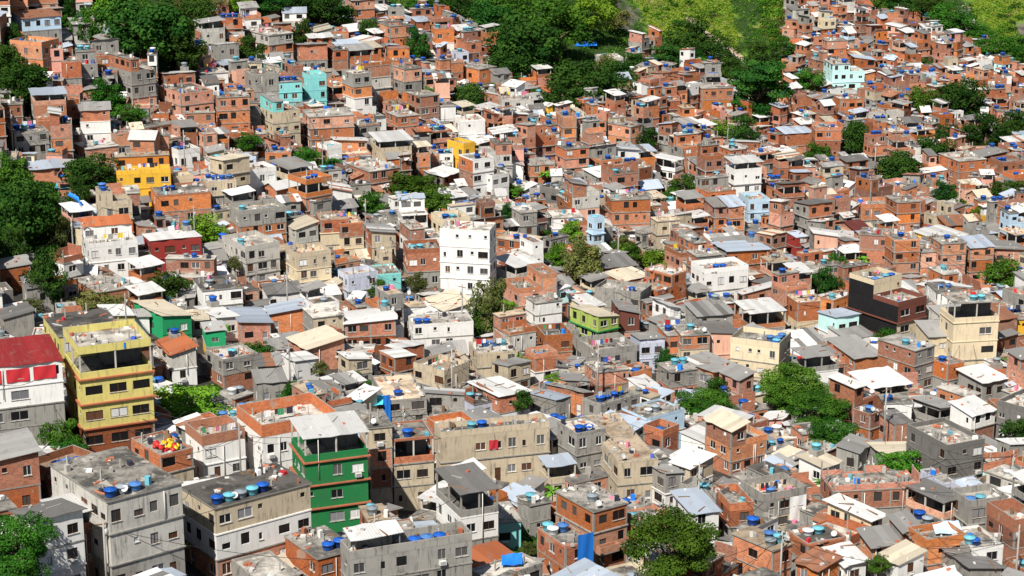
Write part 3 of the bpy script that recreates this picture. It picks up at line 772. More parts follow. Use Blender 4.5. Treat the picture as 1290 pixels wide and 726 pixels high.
 (95, 114, 170, 314, 36, 'ww', 'par', 'p', '', dict(yaw=22, up=(.4, 'white', 'tin', 'tile_orange'), upside='y'), 'white house with orange canopy'),
 (172, 192, 251, 310, 34, 'RR', 'tin', 'W', 'b', dict(yaw=20), 'red house'),
 (275, 311, 350, 318, 44, 'ppp', 'par', 'p', 'c', dict(yaw=34), 'pale grey corner house'),
 (285, 303, 358, 274, 40, 'cbb', 'par', 'c', 'c', dict(yaw=26), ''),
 (357, 375, 416, 326, 46, 'err', 'par', 's', '', dict(yaw=26), ''),
 (356, 374, 400, 290, 34, 'pp', 'tin', 'C', '', dict(yaw=32), ''),
 (237, 257, 304, 368, 38, 'wp', 'flat', 'd', 'G', dict(yaw=20), 'white house with dark flat roof'),
 (328, 338, 380, 368, 28, 'w', 'tin', 'D', '', dict(yaw=20), ''),
 (332, 341, 383, 396, 24, 'B', 'tin', 'B', '', dict(yaw=14), ''),
 (284, 304, 340, 410, 26, 'b', 'tin', 'B', '', dict(yaw=18), ''),
 (160, 206, 238, 404, 26, 'E', 'tin', 'C', '', dict(yaw=36), 'emerald-walled house'),
 (240, 275, 300, 404, 26, 'w', 'tin', 'W', 'bb', dict(yaw=36), ''),
 (256, 261, 284, 426, 28, 'Ey', 'tin', 'W', '', dict(yaw=14), ''),
 (182, 200, 263, 250, 36, 'BB', 'lip', 'c', 'bb', dict(yaw=18), ''),
 (142, 149, 213, 222, 34, 'yy', 'par', 's', '', dict(yaw=12, up=(.45, 'burnt_orange', 'flat', 'roof_sand'), upside='y'), 'bright yellow house'),
 (83, 125, 168, 370, 26, 'b', 'flat', 'p', '', dict(yaw=34), ''),
 (-8, 0, 36, 340, 26, 'd', 'tin', 'G', '', dict(yaw=20), ''),
 (-10, 8, 40, 402, 28, 'c', 'tin', 'D', '', dict(yaw=26), ''),
 (24, 36, 64, 364, 26, 'c', 'tin', 'D', '', dict(yaw=26), ''),
 (399, 405, 440, 280, 44, 'brr', 'lip', 's', '', dict(yaw=14), ''),
 (360, 388, 432, 440, 26, 'b', 'tin', 'C', '', dict(yaw=32), ''),
 (352, 372, 400, 458, 26, 'w', 'tin', 'W', '', dict(), ''),
 (255, 282, 322, 456, 34, 'cb', 'lip', 'p', 'c', dict(), ''),
 (190, 218, 246, 448, 36, 'pw', 'tin', 'T', 'b', dict(yaw=26), ''),
 (315, 325, 360, 482, 30, 'c', 'tin', 'G', '', dict(), ''),
 # upper left
 (345, 352, 380, 106, 36, 'nnn', 'flat', 'p', 'bbb', dict(yaw=18, tstart=.1), ''),
 (378, 390, 411, 102, 40, 'nnn', 'par', 'p', '', dict(yaw=24), 'cyan building'),
 (98, 103, 138, 142, 40, 'bww', 'tin', 'G', '', dict(yaw=12), ''),
 (13, 56, 62, 62, 46, 'BBc', 'par', 'p', 'x', dict(yaw=66), ''),
 (58, 61, 80, 66, 38, 'kkk', 'lip', 's', 'b', dict(yaw=12), 'pink house'),
 (8, 30, 72, 26, 30, 'hc', 'tin', 'R', '', dict(yaw=28), 'pale blue house under trees'),
 (133, 168, 194, 94, 46, 'ccB', 'lip', 'p', '', dict(yaw=38, up=(.35, 'brick', 'flat', 'roof_concrete')), ''),
 (193, 229, 266, 122, 38, 'BBB', 'lip', 'c', '', dict(yaw=34, bal=(1,)), ''),
 (268, 276, 314, 126, 46, 'BBB', 'flat', 'c', '', dict(yaw=14), ''),
 (325, 345, 377, 144, 40, 'eee', 'lip', 'c', '', dict(yaw=28, up=(.4, 'turquoise', 'tin', 'tin_grey')), ''),
 (378, 391, 445, 150, 40, 'BBB', 'flat', 'p', '', dict(yaw=16), 'white-topped brick block'),
 (263, 275, 300, 62, 30, 'cB', 'tin', 'W', '', dict(yaw=24), ''),
 (303, 340, 367, 50, 30, 'pBp', 'flat', 'p', '', dict(yaw=40), ''),
 (203, 226, 250, 196, 20, 'w', 'par', 'c', 'bb', dict(yaw=34), ''),
 (0, 20, 58, 172, 26, 'cc', 'lip', 'c', 'bcb', dict(yaw=24), ''),
 (306, 318, 350, 98, 38, 'cc', 'lip', 'c', '', dict(), ''),
 (243, 255, 286, 90, 24, 'w', 'flat', 'p', '', dict(), ''),
 (88, 95, 112, 34, 34, 'cpp', 'tin', 'G', '', dict(yaw=20), ''),
 (75, 82, 102, 82, 36, 'bc', 'lip', 'c', '', dict(), ''),
 (372, 378, 412, 62, 30, 'bc', 'tin', 'G', '', dict(), ''),
 (88, 110, 146, 190, 20, 'B', 'flat', 'p', '', dict(), ''),
 (136, 142, 166, 172, 26, 'Bc', 'lip', 'c', '', dict(), ''),
 (250, 258, 272, 172, 28, 'Bb', 'lip', 'c', '', dict(), ''),
 # upper centre
 (627, 632, 672, 128, 22, 'pp', 'lip', 'p', '', dict(yaw=10), 'pale grey upper house'),
 (484, 502, 527, 150, 34, 'BBB', 'flat', 'p', '', dict(yaw=28), ''),
 (511, 530, 553, 124, 38, 'BBB', 'flat', 'c', '', dict(yaw=32), ''),
 (495, 510, 531, 90, 44, 'BcB', 'flat', 'c', '', dict(yaw=32), ''),
 (563, 584, 598, 186, 32, 'yy', 'par', 's', '', dict(yaw=40), 'yellow walled house'),
 (578, 596, 622, 204, 46, 'www', 'lip', 'p', 'bx', dict(yaw=32, leftmat='brick'), 'white house with brick side wall'),
 (594, 620, 641, 224, 30, 'ww', 'lip', 'p', '', dict(yaw=40), ''),
 (574, 580, 611, 155, 30, 'ww', 'lip', 'p', '', dict(yaw=16), ''),
 (473, 492, 519, 36, 38, 'BBB', 'flat', 'c', '', dict(yaw=28), ''),
 (543, 548, 572, 38, 34, 'Bw', 'lip', 'c', 'c', dict(yaw=14), ''),
 (573, 604, 625, 88, 36, 'BB', 'flat', 'p', '', dict(yaw=44), ''),
 (704, 709, 726, 150, 36, 'BBB', 'lip', 'c', 'b', dict(yaw=14), ''),
 (766, 794, 810, 162, 40, 'BBB', 'flat', 'c', '', dict(yaw=48), ''),
 (822, 850, 862, 204, 26, 'w*w', 'tiny', 'W', '', dict(yaw=54), ''),
 (432, 466, 503, 218, 28, 'BB', 'flat', 'p', '', dict(yaw=34), ''),
 (752, 757, 785, 76, 22, 'pB', 'lip', 'p', 'c', dict(yaw=14), ''),
 (430, 447, 468, 98, 54, 'cBww', 'lip', 'p', '', dict(yaw=30), ''),
 (660, 668, 698, 210, 26, 'BB', 'flat', 'p', '', dict(), ''),
 (700, 712, 742, 190, 34, 'BBb', 'flat', 'c', 'b', dict(), ''),
 (550, 556, 574, 136, 28, 'ww', 'flat', 'c', '', dict(yaw=12), ''),
 # upper right
 (1041, 1047, 1088, 94, 34, 'mmm', 'lip', 'p', 'bb', dict(yaw=10, up=(.55, 'mint', 'flat', 'roof_pale'), upside='x', tstart=.75), 'mint building'),
 (1053, 1057, 1088, 128, 26, 'BB', 'lip', 'c', 'b', dict(yaw=12), ''),
 (980, 988, 1024, 170, 30, 'Bb', 'tiny', 'B', '', dict(yaw=14), ''),
 (878, 883, 923, 114, 40, 'BBB', 'flat', 'p', '', dict(yaw=10), ''),
 (1190, 1206, 1242, 206, 38, 'BBB', 'flat', 'p', 'x', dict(yaw=20), ''),
 (903, 906, 918, 66, 12, 'w', 'lip', 'p', 'b', dict(yaw=12), 'small white hut'),
 (1228, 1234, 1252, 78, 14, 'w', 'lip', 'p', '', dict(yaw=20), ''),
 (1036, 1041, 1066, 54, 26, 'BBB', 'flat', 'c', '', dict(yaw=12), ''),
]
# round-crowned trees: x, y of the crown's middle, half width, half height, kind
T = [
 (182, 40, 52, 42, 'd'), (225, 62, 36, 34, 'd'), (140, 14, 30, 26, 'b'), (250, 18, 26, 22, 'd'), (30, 108, 34, 30, 'd'), (6, 78, 22, 26, 'd'), (136, 124, 24, 20, 'm'), (164, 146, 20, 16, 'm'),
 (115, 220, 33, 24, 'd'), (315, 68, 20, 20, 'd'), (382, 44, 13, 18, 'd'), (312, 180, 18, 14, 'm'), (384, 198, 18, 14, 'm'), (412, 206, 15, 10, 'm'), (16, 222, 26, 24, 'm'), (338, 6, 24, 16, 'd'), (372, 8, 22, 18, 'd'), (405, 10, 28, 20, 'd'), (300, 6, 18, 14, 'b'),
 (30, 266, 46, 44, 'd'), (62, 350, 24, 34, 'd'), (76, 292, 14, 26, 'o'), (10, 310, 24, 28, 'd'), (125, 382, 32, 14, 'o'), (210, 362, 28, 22, 'd'), (258, 292, 30, 18, 'b'), (326, 443, 17, 15, 'm'), (40, 384, 14, 9, 'o'), (232, 510, 46, 25, 'b'), (100, 246, 16, 22, 'd'), (188, 330, 10, 10, 'm'),
 (28, 690, 44, 42, 'm'), (845, 692, 50, 46, 'm'), (616, 385, 22, 42, 'o'), (604, 408, 17, 20, 'm'), (735, 334, 27, 32, 'o'), (702, 324, 17, 16, 'b'), (466, 258, 22, 14, 'm'), (520, 236, 40, 15, 'm'), (552, 256, 24, 14, 'm'), (822, 328, 22, 10, 'b'), (786, 312, 17, 12, 'd'),
 (646, 240, 14, 8, 'b'), (524, 358, 14, 16, 'o'), (638, 268, 8, 12, 'd'), (690, 298, 10, 9, 'm'),
 (526, 62, 17, 24, 'd'), (590, 126, 24, 24, 'd'), (466, 38, 13, 16, 'd'), (664, 60, 52, 42, 'd'), (620, 30, 34, 30, 'd'), (700, 40, 44, 34, 'm'), (740, 20, 34, 30, 'b'), (742, 106, 46, 32, 'd'), (706, 128, 28, 20, 'd'), (775, 100, 26, 22, 'd'), (640, 86, 30, 24, 'd'), (580, 12, 26, 20, 'd'), (650, 12, 30, 16, 'm'),
 (809, 176, 15, 18, 'd'), (868, 52, 30, 24, 'd'), (900, 72, 26, 22, 'd'), (922, 90, 20, 16, 'd'), (955, 118, 32, 36, 's'), (957, 76, 20, 20, 'd'), (840, 74, 26, 14, 'd'), (800, 80, 20, 12, 'd'),
 (1017, 104, 18, 18, 'm'), (938, 170, 17, 20, 'd'), (912, 164, 14, 13, 'b'), (862, 238, 18, 14, 'd'), (846, 246, 12, 9, 'm'), (1074, 176, 17, 24, 'd'), (1030, 198, 18, 14, 'm'), (1164, 129, 21, 18, 'm'), (1211, 130, 28, 27, 'd'), (1240, 172, 24, 22, 'd'), (1274, 160, 18, 16, 'd'), (1135, 213, 30, 19, 'd'),
 (1176, 190, 22, 20, 'd'), (1190, 170, 14, 14, 'd'), (1268, 242, 20, 15, 'd'), (1190, 245, 16, 13, 'd'), (1168, 82, 10, 10, 'd'), (1260, 349, 24, 18, 'm'), (1037, 357, 19, 19, 'd'), (886, 510, 30, 20, 'd'), (1000, 488, 36, 30, 'm'), (1030, 520, 34, 24, 'm'), (1052, 552, 30, 22, 'd'), (1130, 587, 24, 20, 'b'), (1278, 549, 20, 18, 'd'), (1254, 305, 10, 9, 'd'), (985, 500, 22, 24, 'd'),
 (1135, 10, 26, 14, 'd'), (1170, 14, 24, 16, 'd'), (1198, 26, 26, 22, 'm'), (1110, 6, 16, 10, 'm'), (1230, 44, 22, 12, 'm'), (1262, 60, 26, 14, 'm'), (1284, 76, 16, 14, 'm'), (985, 62, 16, 14, 'm'), (1210, 262, 8, 9, 'm'), (696, 620, 14, 22, 'p'), (632, 702, 18, 9, 'b'), (668, 692, 14, 9, 'o'), (1228, 272, 7, 9, 'b'), (1154, 530, 8, 7, 'b'), (300, 384, 10, 8, 'o'),
 (150, 216, 8, 8, 'p'), (150, 306, 12, 16, 'p'), (308, 298, 6, 6, 'p'), (18, 52, 14, 18, 'd'), (108, 40, 18, 24, 'm'), (84, 14, 10, 16, 'd'), (430, 20, 18, 16, 'd'), (508, 8, 26, 12, 'm'), (552, 6, 20, 12, 'm'),
]
GREEN = [
 [(100, -40), (262, -40), (256, 60), (246, 98), (200, 100), (150, 84), (112, 60)],
 [(262, -60), (470, -60), (470, 16), (400, 26), (330, 12), (262, 12)],
 [(470, -60), (780, -60), (800, 80), (790, 120), (745, 146), (695, 140), (650, 106), (610, 76), (570, 24), (470, 10)],
 [(770, -80), (992, -80), (996, 80), (986, 140), (930, 150), (880, 98), (800, 72)],
 [(1092, -80), (1330, -80), (1330, 100), (1278, 92), (1226, 60), (1198, 40), (1150, 20), (1100, 14)],
 [(-60, 232), (70, 232), (84, 300), (78, 372), (40, 372), (20, 330), (-60, 330)],
 [(-60, 60), (40, 84), (62, 120), (30, 140), (-60, 140)],
 [(976, 474), (1026, 466), (1066, 540), (1080, 572), (1040, 566), (1000, 520)],
 [(196, 484), (276, 492), (276, 530), (190, 536)],
 [(355, 184), (420, 192), (424, 216), (372, 210)],
 [(620, 672), (680, 668), (684, 698), (620, 702)],
 [(480, 226), (575, 240), (575, 266), (500, 256)], [(595, 366), (632, 366), (634, 424), (598, 424)],
 [(718, 326), (756, 326), (756, 366), (720, 366)],
]
GRASS = [[(800, -80), (905, -80), (930, 60), (960, 120), (890, 62), (820, 40), (800, 0)], [(960, 0), (992, 0), (992, 70), (960, 40)], [(1225, -60), (1330, -60), (1330, 60), (1260, 44), (1226, 20)]]
ROCK = [[(772, -10), (784, -14), (800, 28), (796, 44), (784, 36)], [(984, 56), (994, 56), (998, 88), (988, 84)], [(1276, 28), (1300, 24), (1306, 46), (1284, 48)], [(985, -60), (1000, -60), (1000, 18), (988, 18)]]
SOIL = [[(352, 186), (372, 190), (386, 218), (372, 222)], [(640, 92), (660, 100), (668, 140), (650, 130)], [(100, 60), (122, 60), (126, 84), (104, 90)]]
def annex(h, rr, fl, sh, n):
    m = pick(rr, [(fl[-1].rstrip('*'), .45), ('brick', .3), ('concrete', .15), ('white', .1)]); k = rr.randint(1, max(1, n - 1)); dd = rr.uniform(1.1, 2.4)
    if rr.random() < .6: a = rr.uniform(-h.W / 2, -.5); q = (a, min(h.W / 2 - .1, a + rr.uniform(2.2, h.W * .8)), -h.D / 2 - dd, -h.D / 2 + .0 - .02)
    else: a = rr.uniform(-h.D / 2, -.5); q = (-h.W / 2 - dd, -h.W / 2 - .02, a, min(h.D / 2 - .1, a + rr.uniform(2.2, h.D * .8)))
    z = 0
    for i in range(k):
        zt = z + sh * rr.uniform(.86, .93)
        closed_floor(h, rr, *q, z, zt, m, ground=(i == 0), zlow=-5 if i == 0 else None); z = zt
    h.boxes.append((*q, -5, z))
    ro = pick(rr, [('tin', .5), ('flat', .3), ('par', .2)]); dk = roof_top(h, rr, *q, z, ro, pick(rr, TINM if ro == 'tin' else FLATM), m)
    if dk is not None: h.deck.append((*q, dk))
def awning(h, rr, mat):
    x = rr.uniform(-h.W / 2, 0); y1 = -h.D / 2 - .03
    sheet_roof(h, x, x + rr.uniform(1.5, h.W / 2), y1 - rr.uniform(.8, 1.5), y1, rr.choice((2.2, 2.2, 4.9)) if h.top > 5 else 2.15, .35, 'y+', mat, rr, over=.02, name='awning')

# ------------------------------------------------------------------ place the landmark houses
def inpoly(u, v, P):
    c = False; j = len(P) - 1
    for i in range(len(P)):
        if (P[i][1] > v) != (P[j][1] > v) and u < (P[j][0] - P[i][0]) * (v - P[i][1]) / (P[j][1] - P[i][1]) + P[i][0]: c = not c
        j = i
    return c
houses = []; protect = []
class Rec: pass
def corners(P, yaw, W, D, s=0.0):
    c, n = math.cos(yaw), math.sin(yaw)
    return [(P[0] + c * a - n * b, P[1] + n * a + c * b) for a, b in ((s, s), (W - s, s), (W - s, D - s), (s, D - s))]
def sat(A, B):
    for P in (A, B):
        for i in (0, 1):
            ax, ay = P[i + 1][0] - P[i][0], P[i + 1][1] - P[i][1]
            a = [x * ax + y * ay for x, y in A]; b = [x * ax + y * ay for x, y in B]
            if max(a) < min(b) or max(b) < min(a): return False
    return True
GRID = {}
def gcells(Q):
    xs = [p[0] for p in Q]; ys = [p[1] for p in Q]
    for i in range(int(min(xs) // 10), int(max(xs) // 10) + 1):
        for j in range(int(min(ys) // 10), int(max(ys) // 10) + 1): yield (i, j)
def free(Q): return all(not sat(Q, o) for c in set(gcells(Q)) for o in GRID.get(c, ()))
def occupy(Q):
    for c in set(gcells(Q)): GRID.setdefault(c, []).append(Q)

for (l, f, r, vt, hp, ms, roof, rm, tk, op, name) in H:
    fl = mats(ms); n = len(fl)
    P = hit(f, vt + hp)
    d = (P - CAM).length
    a, b = max(f - l, 1), max(r - f, 1)
    yaw = op.get('yaw')
    if yaw is None: yaw = min(72, max(12, math.degrees(math.atan2(a, b))))
    yr = rad(yaw)
    px = d / FPX
    Wm = b * px / max(.12, math.cos(yr)); Dm = a * px / max(.12, math.sin(yr))
    if a < 9: Dm = max(Dm, 6.5)
    if b < 9: Wm = max(Wm, 6.0)
    if op.get('depth'): Dm = op['depth']
    Wm = min(max(Wm, 3.0), 34); Dm = min(max(Dm, 3.5), 20)
    sh = min(3.7, max(2.25, hp * px / .95 / n))
    near = 2 if d < 335 else (1 if d < 600 else 0)
    h = House(P, yr, Wm, Dm, near)
    h.n = n; h.floors = fl; h.roofk = roof; h.rm = RMK[rm]; h.name = name; h.land = True; h.d = d
    rr = random.Random(hash((l, vt, r)) & 0xffff)
    rr = random.Random(l * 31 + vt * 7 + r)
    t = (op.get('uptanks') or tk).replace('x', '')
    make_house(h, rr, fl, sh, roof, RMK[rm], t, up=op.get('up'), leftmat=op.get('leftmat'), band=op.get('band'), big=op.get('big', ''), tstart=op.get('tstart'), bal=op.get('bal'), upside=op.get('upside'), jut=.06)
    if op.get('canopy') and h.deck:
        q = h.deck[0]; x0 = q[0] + .5; x1 = q[0] + (q[1] - q[0]) * op['canopy'][1]; y0 = q[2] + .5; y1 = q[3] - .8
        for cx in (x0, x1 - .12):
            for cy in (y0, y1 - .12): h.part('post').box(cx, cx + .12, cy, cy + .12, q[4], q[4] + 2.1, 'metal_door', .5)
        sheet_roof(h, x0, x1, y0, y1, q[4] + 2.1, .35, 'y+', 'tin_white', rr, over=.35, name='canopy_roof')
        h.part('wall').box(x0 + .8, x1 - .5, y1 - .9, y1 - .3, q[4] + .002, q[4] + 2.0, 'concrete', .5)
    houses.append(h); occupy(corners(P, yr, Wm, Dm, .35))
    ex = 8 if roof in ('tiny', 'can', 'canw') or op.get('up') else 3
    protect.append((l, r, vt - ex, vt + hp * (.97 if hp > 85 and d < 330 else .88 if hp > 70 else .74), d, P.y))
trees = []
def tree_at(u, v, rx, ry, k, bf=1.15):
    P = hit(u, v + ry * bf); q = (P - CAM).length / FPX
    trees.append((P, rx * q, bf * ry * q / .95, ry * q, k, u, v)); return P, q
for (u, v, rx, ry, k) in T:
    if u > 800 and v > 90: rx *= 1.12; ry *= 1.1
    P, q = tree_at(u, v, rx, ry, k, 1.75 if v > 650 and ry > 30 else 1.15)
    protect.append((u - rx * .85, u + rx * .85, v - ry * .95, v + ry * .6, 0, P.y))
    q *= .5 * rx
    occupy([(P.x - q, P.y - q), (P.x + q, P.y - q), (P.x + q, P.y + q), (P.x - q, P.y + q)])
# more trees so that the woods close
fr = random.Random(5); cnt = 0
for _ in range(4000):
    if cnt > 78: break
    g = fr.choice(GREEN[:7]); us = [p[0] for p in g]; vs = [p[1] for p in g]
    u, v = fr.uniform(min(us), max(us)), fr.uniform(max(min(vs), -45), max(vs))
    if not inpoly(u, v, g) or u < -40 or u > 1330: continue
    if any(inpoly(u, v, q) for q in GRASS + ROCK): continue
    rx = fr.uniform(11, 19); P = hit(u, v + rx * .9); d = (P - CAM).length
    if any((P.xy - t[0].xy).length < .62 * (t[1] + rx * d / FPX) for t in trees): continue
    op_ = g is GREEN[3] and v < 60
    if op_ and fr.random() < .55: continue
    tree_at(u, v, rx * (.6 if op_ else 1), rx * (.5 if op_ else .85), fr.choice('bbmo' if op_ else 'ddmmdo')); cnt += 1

# ------------------------------------------------------------------ the other houses, thrown on the slope until it is full
fr = random.Random(21)
def brick_share(u, v):
    if v < 250: return .84 if u > 560 else .66
    if v < 420: return .68 if u > 760 else .44
    return .42 if u > 760 else .34
def pick(rr, table):
    t = rr.random() * sum(w for _, w in table)
    for k, w in table:
        t -= w
        if t <= 0: return k
    return table[-1][0]
PLAIN = [('concrete', .30), ('white', .22), ('pale', .15), ('beige', .10), ('cream', .07), ('dark_concrete', .05), ('pink', .02), ('lightblue', .025), ('salmon', .025), ('lilac', .02), ('yellow', .012), ('mint', .015), ('turquoise', .015)]
FLATM = [('roof_concrete', .42), ('roof_pale', .30), ('roof_dark', .10), ('roof_sand', .12), ('roof_brown', .06)]
TINM = [('tin_white', .36), ('tin_grey', .30), ('tin_dark', .12), ('tin_blue', .12), ('tin_rust', .03), ('tin_cream', .06), ('tile_orange', .02)]
def urban(u, v):
    for g in GREEN:
        if inpoly(u, v, g): return False
    return True
R0 = 175
def sample():
    while True:
        az = fr.uniform(-.285, .285); r = math.sqrt(fr.uniform(R0 ** 2, 1010 ** 2))
        x, y = r * math.sin(az), r * math.cos(az); z = ground(x, y)
        u, v, w = project((x, y, z))
        if -55 < u < 1345 and -14 < v < 850: return x, y, z, u, v, w
n_fill = 0
for size, tries in (('L', 5000), ('M', 30000), ('S', 44000), ('T', 36000)):
    for _ in range(tries):
        x, y, z, u, v, w = sample()
        W, D = {'L': (fr.uniform(7, 10.5), fr.uniform(6, 9)), 'M': (fr.uniform(4.8, 7.6), fr.uniform(5, 7.5)), 'S': (fr.uniform(3.4, 5.4), fr.uniform(3.4, 5.6)), 'T': (fr.uniform(2.4, 3.8), fr.uniform(2.4, 3.6))}[size]
        if size == 'L' and fr.random() < .5: continue
        fs = 1.0 if v > 440 else .92 if v > 330 else .84 if u < 520 else .72 if v > 200 else .58
        W *= fs; D *= fs
        if not urban(u, v): continue
        base = 24 + 13 * math.sin(x * .013 + 1.3) + 10 * math.sin(y * .011 + x * .004)
        if u > 1000 and v < 260: base -= 8
        yaw = rad(base + fr.gauss(0, 8) + (fr.choice((-18, 20)) if fr.random() < .18 else 0) + (fr.uniform(-16, 16) if size in 'ST' else 0))
        Q = corners((x, y), yaw, W, D, .12)
        if not free(Q): continue
        uf, vf, _ = project((x, y, z))
        px = FPX / w
        n = pick(fr, [(1, .16), (2, .38), (3, .34), (4, .12)] if v > 330 else [(1, .10), (2, .34), (3, .38), (4, .18)]) if size in 'LM' else pick(fr, [(1, .5), (2, .40), (3, .1)])
        if size == 'T': n = pick(fr, [(1, .75), (2, .25)])
        x0 = uf - D * math.sin(yaw) * px; x1 = uf + W * math.cos(yaw) * px
        bad = 0
        sh = fr.uniform(2.5, 2.95) * (1 if v > 250 else .92 if u < 640 else .85)
        while n >= 1:
            top = vf - (n * sh + .8) * px * .95 - (D * math.cos(yaw) + W * math.sin(yaw)) * px * .3
            bad = 0
            for (pl, pr, pt, pb, pd, py) in protect:
                if py <= y: continue
                ow = min(x1, pr) - max(x0, pl); oh = min(vf, pb) - max(top, pt)
                if ow > 1 and oh > 0 and ow * oh > min(.10 * (pr - pl) * (pb - pt), 260): bad = 1; break
            if not bad: break
            n -= 1
        if n < 1: continue
        d = w
        near = 2 if d < 300 else (1 if d < 520 else 0)
        h = House((x, y, z), yaw, W, D, near); h.land = False; h.d = d; h.name = ''
        rr = random.Random(n_fill * 13 + 5)
        if rr.random() < brick_share(u, v):
            m0 = pick(rr, [('brick', .5), ('orange_brick', .36), ('dark_brick', .14)])
        else: m0 = pick(rr, PLAIN)
        fl = [m0] * n
        for k in range(n):
            t = rr.random()
            if t < .16: fl[k] = pick(rr, PLAIN)
            elif t < .28: fl[k] = 'brick'
        tw = .28 if v > 300 else .16
        roof = pick(rr, [('flat', .22), ('lip', .18), ('par', .14), ('stub', .16), ('tin', tw), ('can', .08), ('gable', .03)]) if size != 'T' else pick(rr, [('flat', .35), ('tin', .6), ('gable', .05)])
        rm_ = pick(rr, TINM if roof in ('tin', 'can', 'gable') else FLATM)
        up = None
        if size in 'LM' and roof in ('flat', 'lip', 'par', 'stub') and rr.random() < .55:
            ur = pick(rr, [('flat', .4), ('tin', .45), ('lip', .15)])
            up = (rr.uniform(.35, .6), pick(rr, [(fl[0], .5), ('brick', .25), ('concrete', .15), ('white', .1)]), ur, pick(rr, TINM if ur == 'tin' else FLATM))
        if n > 1 and rr.random() < .18 and size in 'LM': fl[0] = fl[0] + '*'
        tk = ''
        if size != 'T' and rr.random() < .72:
            tk = ''.join(pick(rr, [('b', .54), ('c', .22), ('G', .15), ('w', .09)]) for _ in range(pick(rr, [(1, .5), (2, .32), (3, .13), (4, .05)])))
            if roof in ('tin', 'can', 'gable') and not up: tk = tk[0] if rr.random() < .45 and size != 'S' else ''
        h.n = n; h.floors = fl; h.roofk = roof; h.rm = rm_; h.up = up
        make_house(h, rr, fl, sh, roof, rm_, tk, up=up, dens=.95, bal=(1,) if (n > 1 and near and rr.random() < .15) else None, leftmat=('brick' if fl[-1] not in ('brick', 'orange_brick', 'dark_brick') else 'concrete') if rr.random() < .2 else None)
        if size in 'LM' and rr.random() < .45: annex(h, rr, fl, sh, n)
        if near and rr.random() < .35: awning(h, rr, pick(rr, TINM))
        houses.append(h); occupy(Q); n_fill += 1
fr = random.Random(55); cnt = 0
for _ in range(9000):
    if cnt > 62: break
    x, y, z, u, v, w = sample()
    if not urban(u, v) or not free(corners((x, y), 0, 1.0, 1.0)): continue
    q = FPX / w; r_ = fr.uniform(1.3, 2.6); zc = fr.uniform(2.2, 4.5)
    trees.append((Vector((x, y, z)), r_, zc, r_ * fr.uniform(.8, 1.2), fr.choice('dmmbop'), u, v - zc * q)); occupy(corners((x - .5, y - .5), 0, 1.2, 1.2)); cnt += 1
print('houses', len(houses), 'filler', n_fill, 'trees', len(trees))

# ------------------------------------------------------------------ which of them show largest
bv, bf, own = [], [], []
for hi, h in enumerate(houses):
    M = h.M()
    for (x0, x1, y0, y1, z0, z1) in h.boxes:
        n = len(bv); bv.extend(M @ Vector(p) for p in ((x0, y0, z0), (x1, y0, z0), (x1, y1, z0), (x0, y1, z0), (x0, y0, z1), (x1, y0, z1), (x1, y1, z1), (x0, y1, z1)))
        for q in ((0, 1, 5, 4), (1, 2, 6, 5), (2, 3, 7, 6), (3, 0, 4, 7), (4, 5, 6, 7)): bf.append(tuple(n + i for i in q)); own.append(hi)
for (P, r, zc, hv, k, u, v) in trees:
    n = len(bv); c = P + Vector((0, 0, zc)); hh = hv * 2.2; bv.extend((c + Vector((r * .8, 0, 0)), c + Vector((-r * .8, 0, 0)), c + Vector((0, r * .8, 0)), c + Vector((0, -r * .8, 0)), c + Vector((0, 0, hh * .36)), c - Vector((0, 0, hh * .36))))
    for a in (0, 1):
        for b in (2, 3):
            for e in (4, 5): bf.append((n + a, n + b, n + e)); own.append(-1)
tree_bvh = BVHTree.FromPolygons(bv, bf)
hits = [0] * len(houses)
for j in range(0, 726, 3):
    for i in range(0, 1290, 3):
        loc, no, fi, di = tree_bvh.ray_cast(CAM, ray(i + 1.5, j + 1.5))
        if fi is not None and own[fi] >= 0: hits[own[fi]] += 1
order = sorted(range(len(houses)), key=lambda i: -(hits[i] + (100000 if houses[i].land and hits[i] > 3 else 0)))
things = [i for i in order[:300] if hits[i] > 3]
tset = set(things)
print('shown', sum(1 for q in hits if q), 'smallest thing', hits[things[-1]])

# ------------------------------------------------------------------ windows
WM = {}
def win_meshes(w, h, k, style, dep):
    key = (round(w, 2), round(h, 2), style)
    if key in WM: return WM[key]
    fm = {0: 'frame_white', 1: 'frame_brown', 2: 'frame_grey'}[style % 3]; t = .055
    fr_ = MB()
    # ring in the XZ plane, set back in the reveal
    def bx(m, x0, x1, z0, z1, y0, y1, mat): m.box(x0, x1, y0, y1, z0, z1, mat)
    bx(fr_, -w / 2 + .002, w / 2 - .002, h / 2 - t, h / 2 - .002, .05, .10, fm); bx(fr_, -w / 2 + .002, w / 2 - .002, -h / 2 + .002, -h / 2 + t, .05, .10, fm)
    for a in (-w / 2 + .002, w / 2 - t): bx(fr_, a, a + t - .002, -h / 2 + t, h / 2 - t, .05, .10, fm)
    if w > .9 and h < 1.6: bx(fr_, -.03, .03, -h / 2 + t, h / 2 - t, .052, .098, fm)
    if h > 1.6: bx(fr_, -w / 2 + t, w / 2 - t, -.3, .0, .052, .098, fm)
    pn = MB(); bx(pn, -w / 2 + .003, w / 2 - .003, -h / 2 + .003, h / 2 - .003, .102, .125, ((('glass',) * 8 + ('metal_door', 'frame_white', 'frame_brown'))[style // 3 % 11] if h < 1.6 else ('metal_door', 'frame_brown', 'frame_white')[style % 3]))
    both = MB(); I = Matrix.Identity(4); both.merge(fr_, I); both.merge(pn, I)
    sl = MB(); bx(sl, -w / 2 - .08, w / 2 + .08, -h / 2 - .07, -h / 2 - .003, -.09, .04, 'pale')
    def me(m, nm):
        o = m.build(nm); d = o.data; bpy.data.objects.remove(o); return d
    WM[key] = (me(fr_, 'window_frame'), me(pn, 'window_pane'), me(both, 'window'), me(sl, 'window_sill'))
    return WM[key]

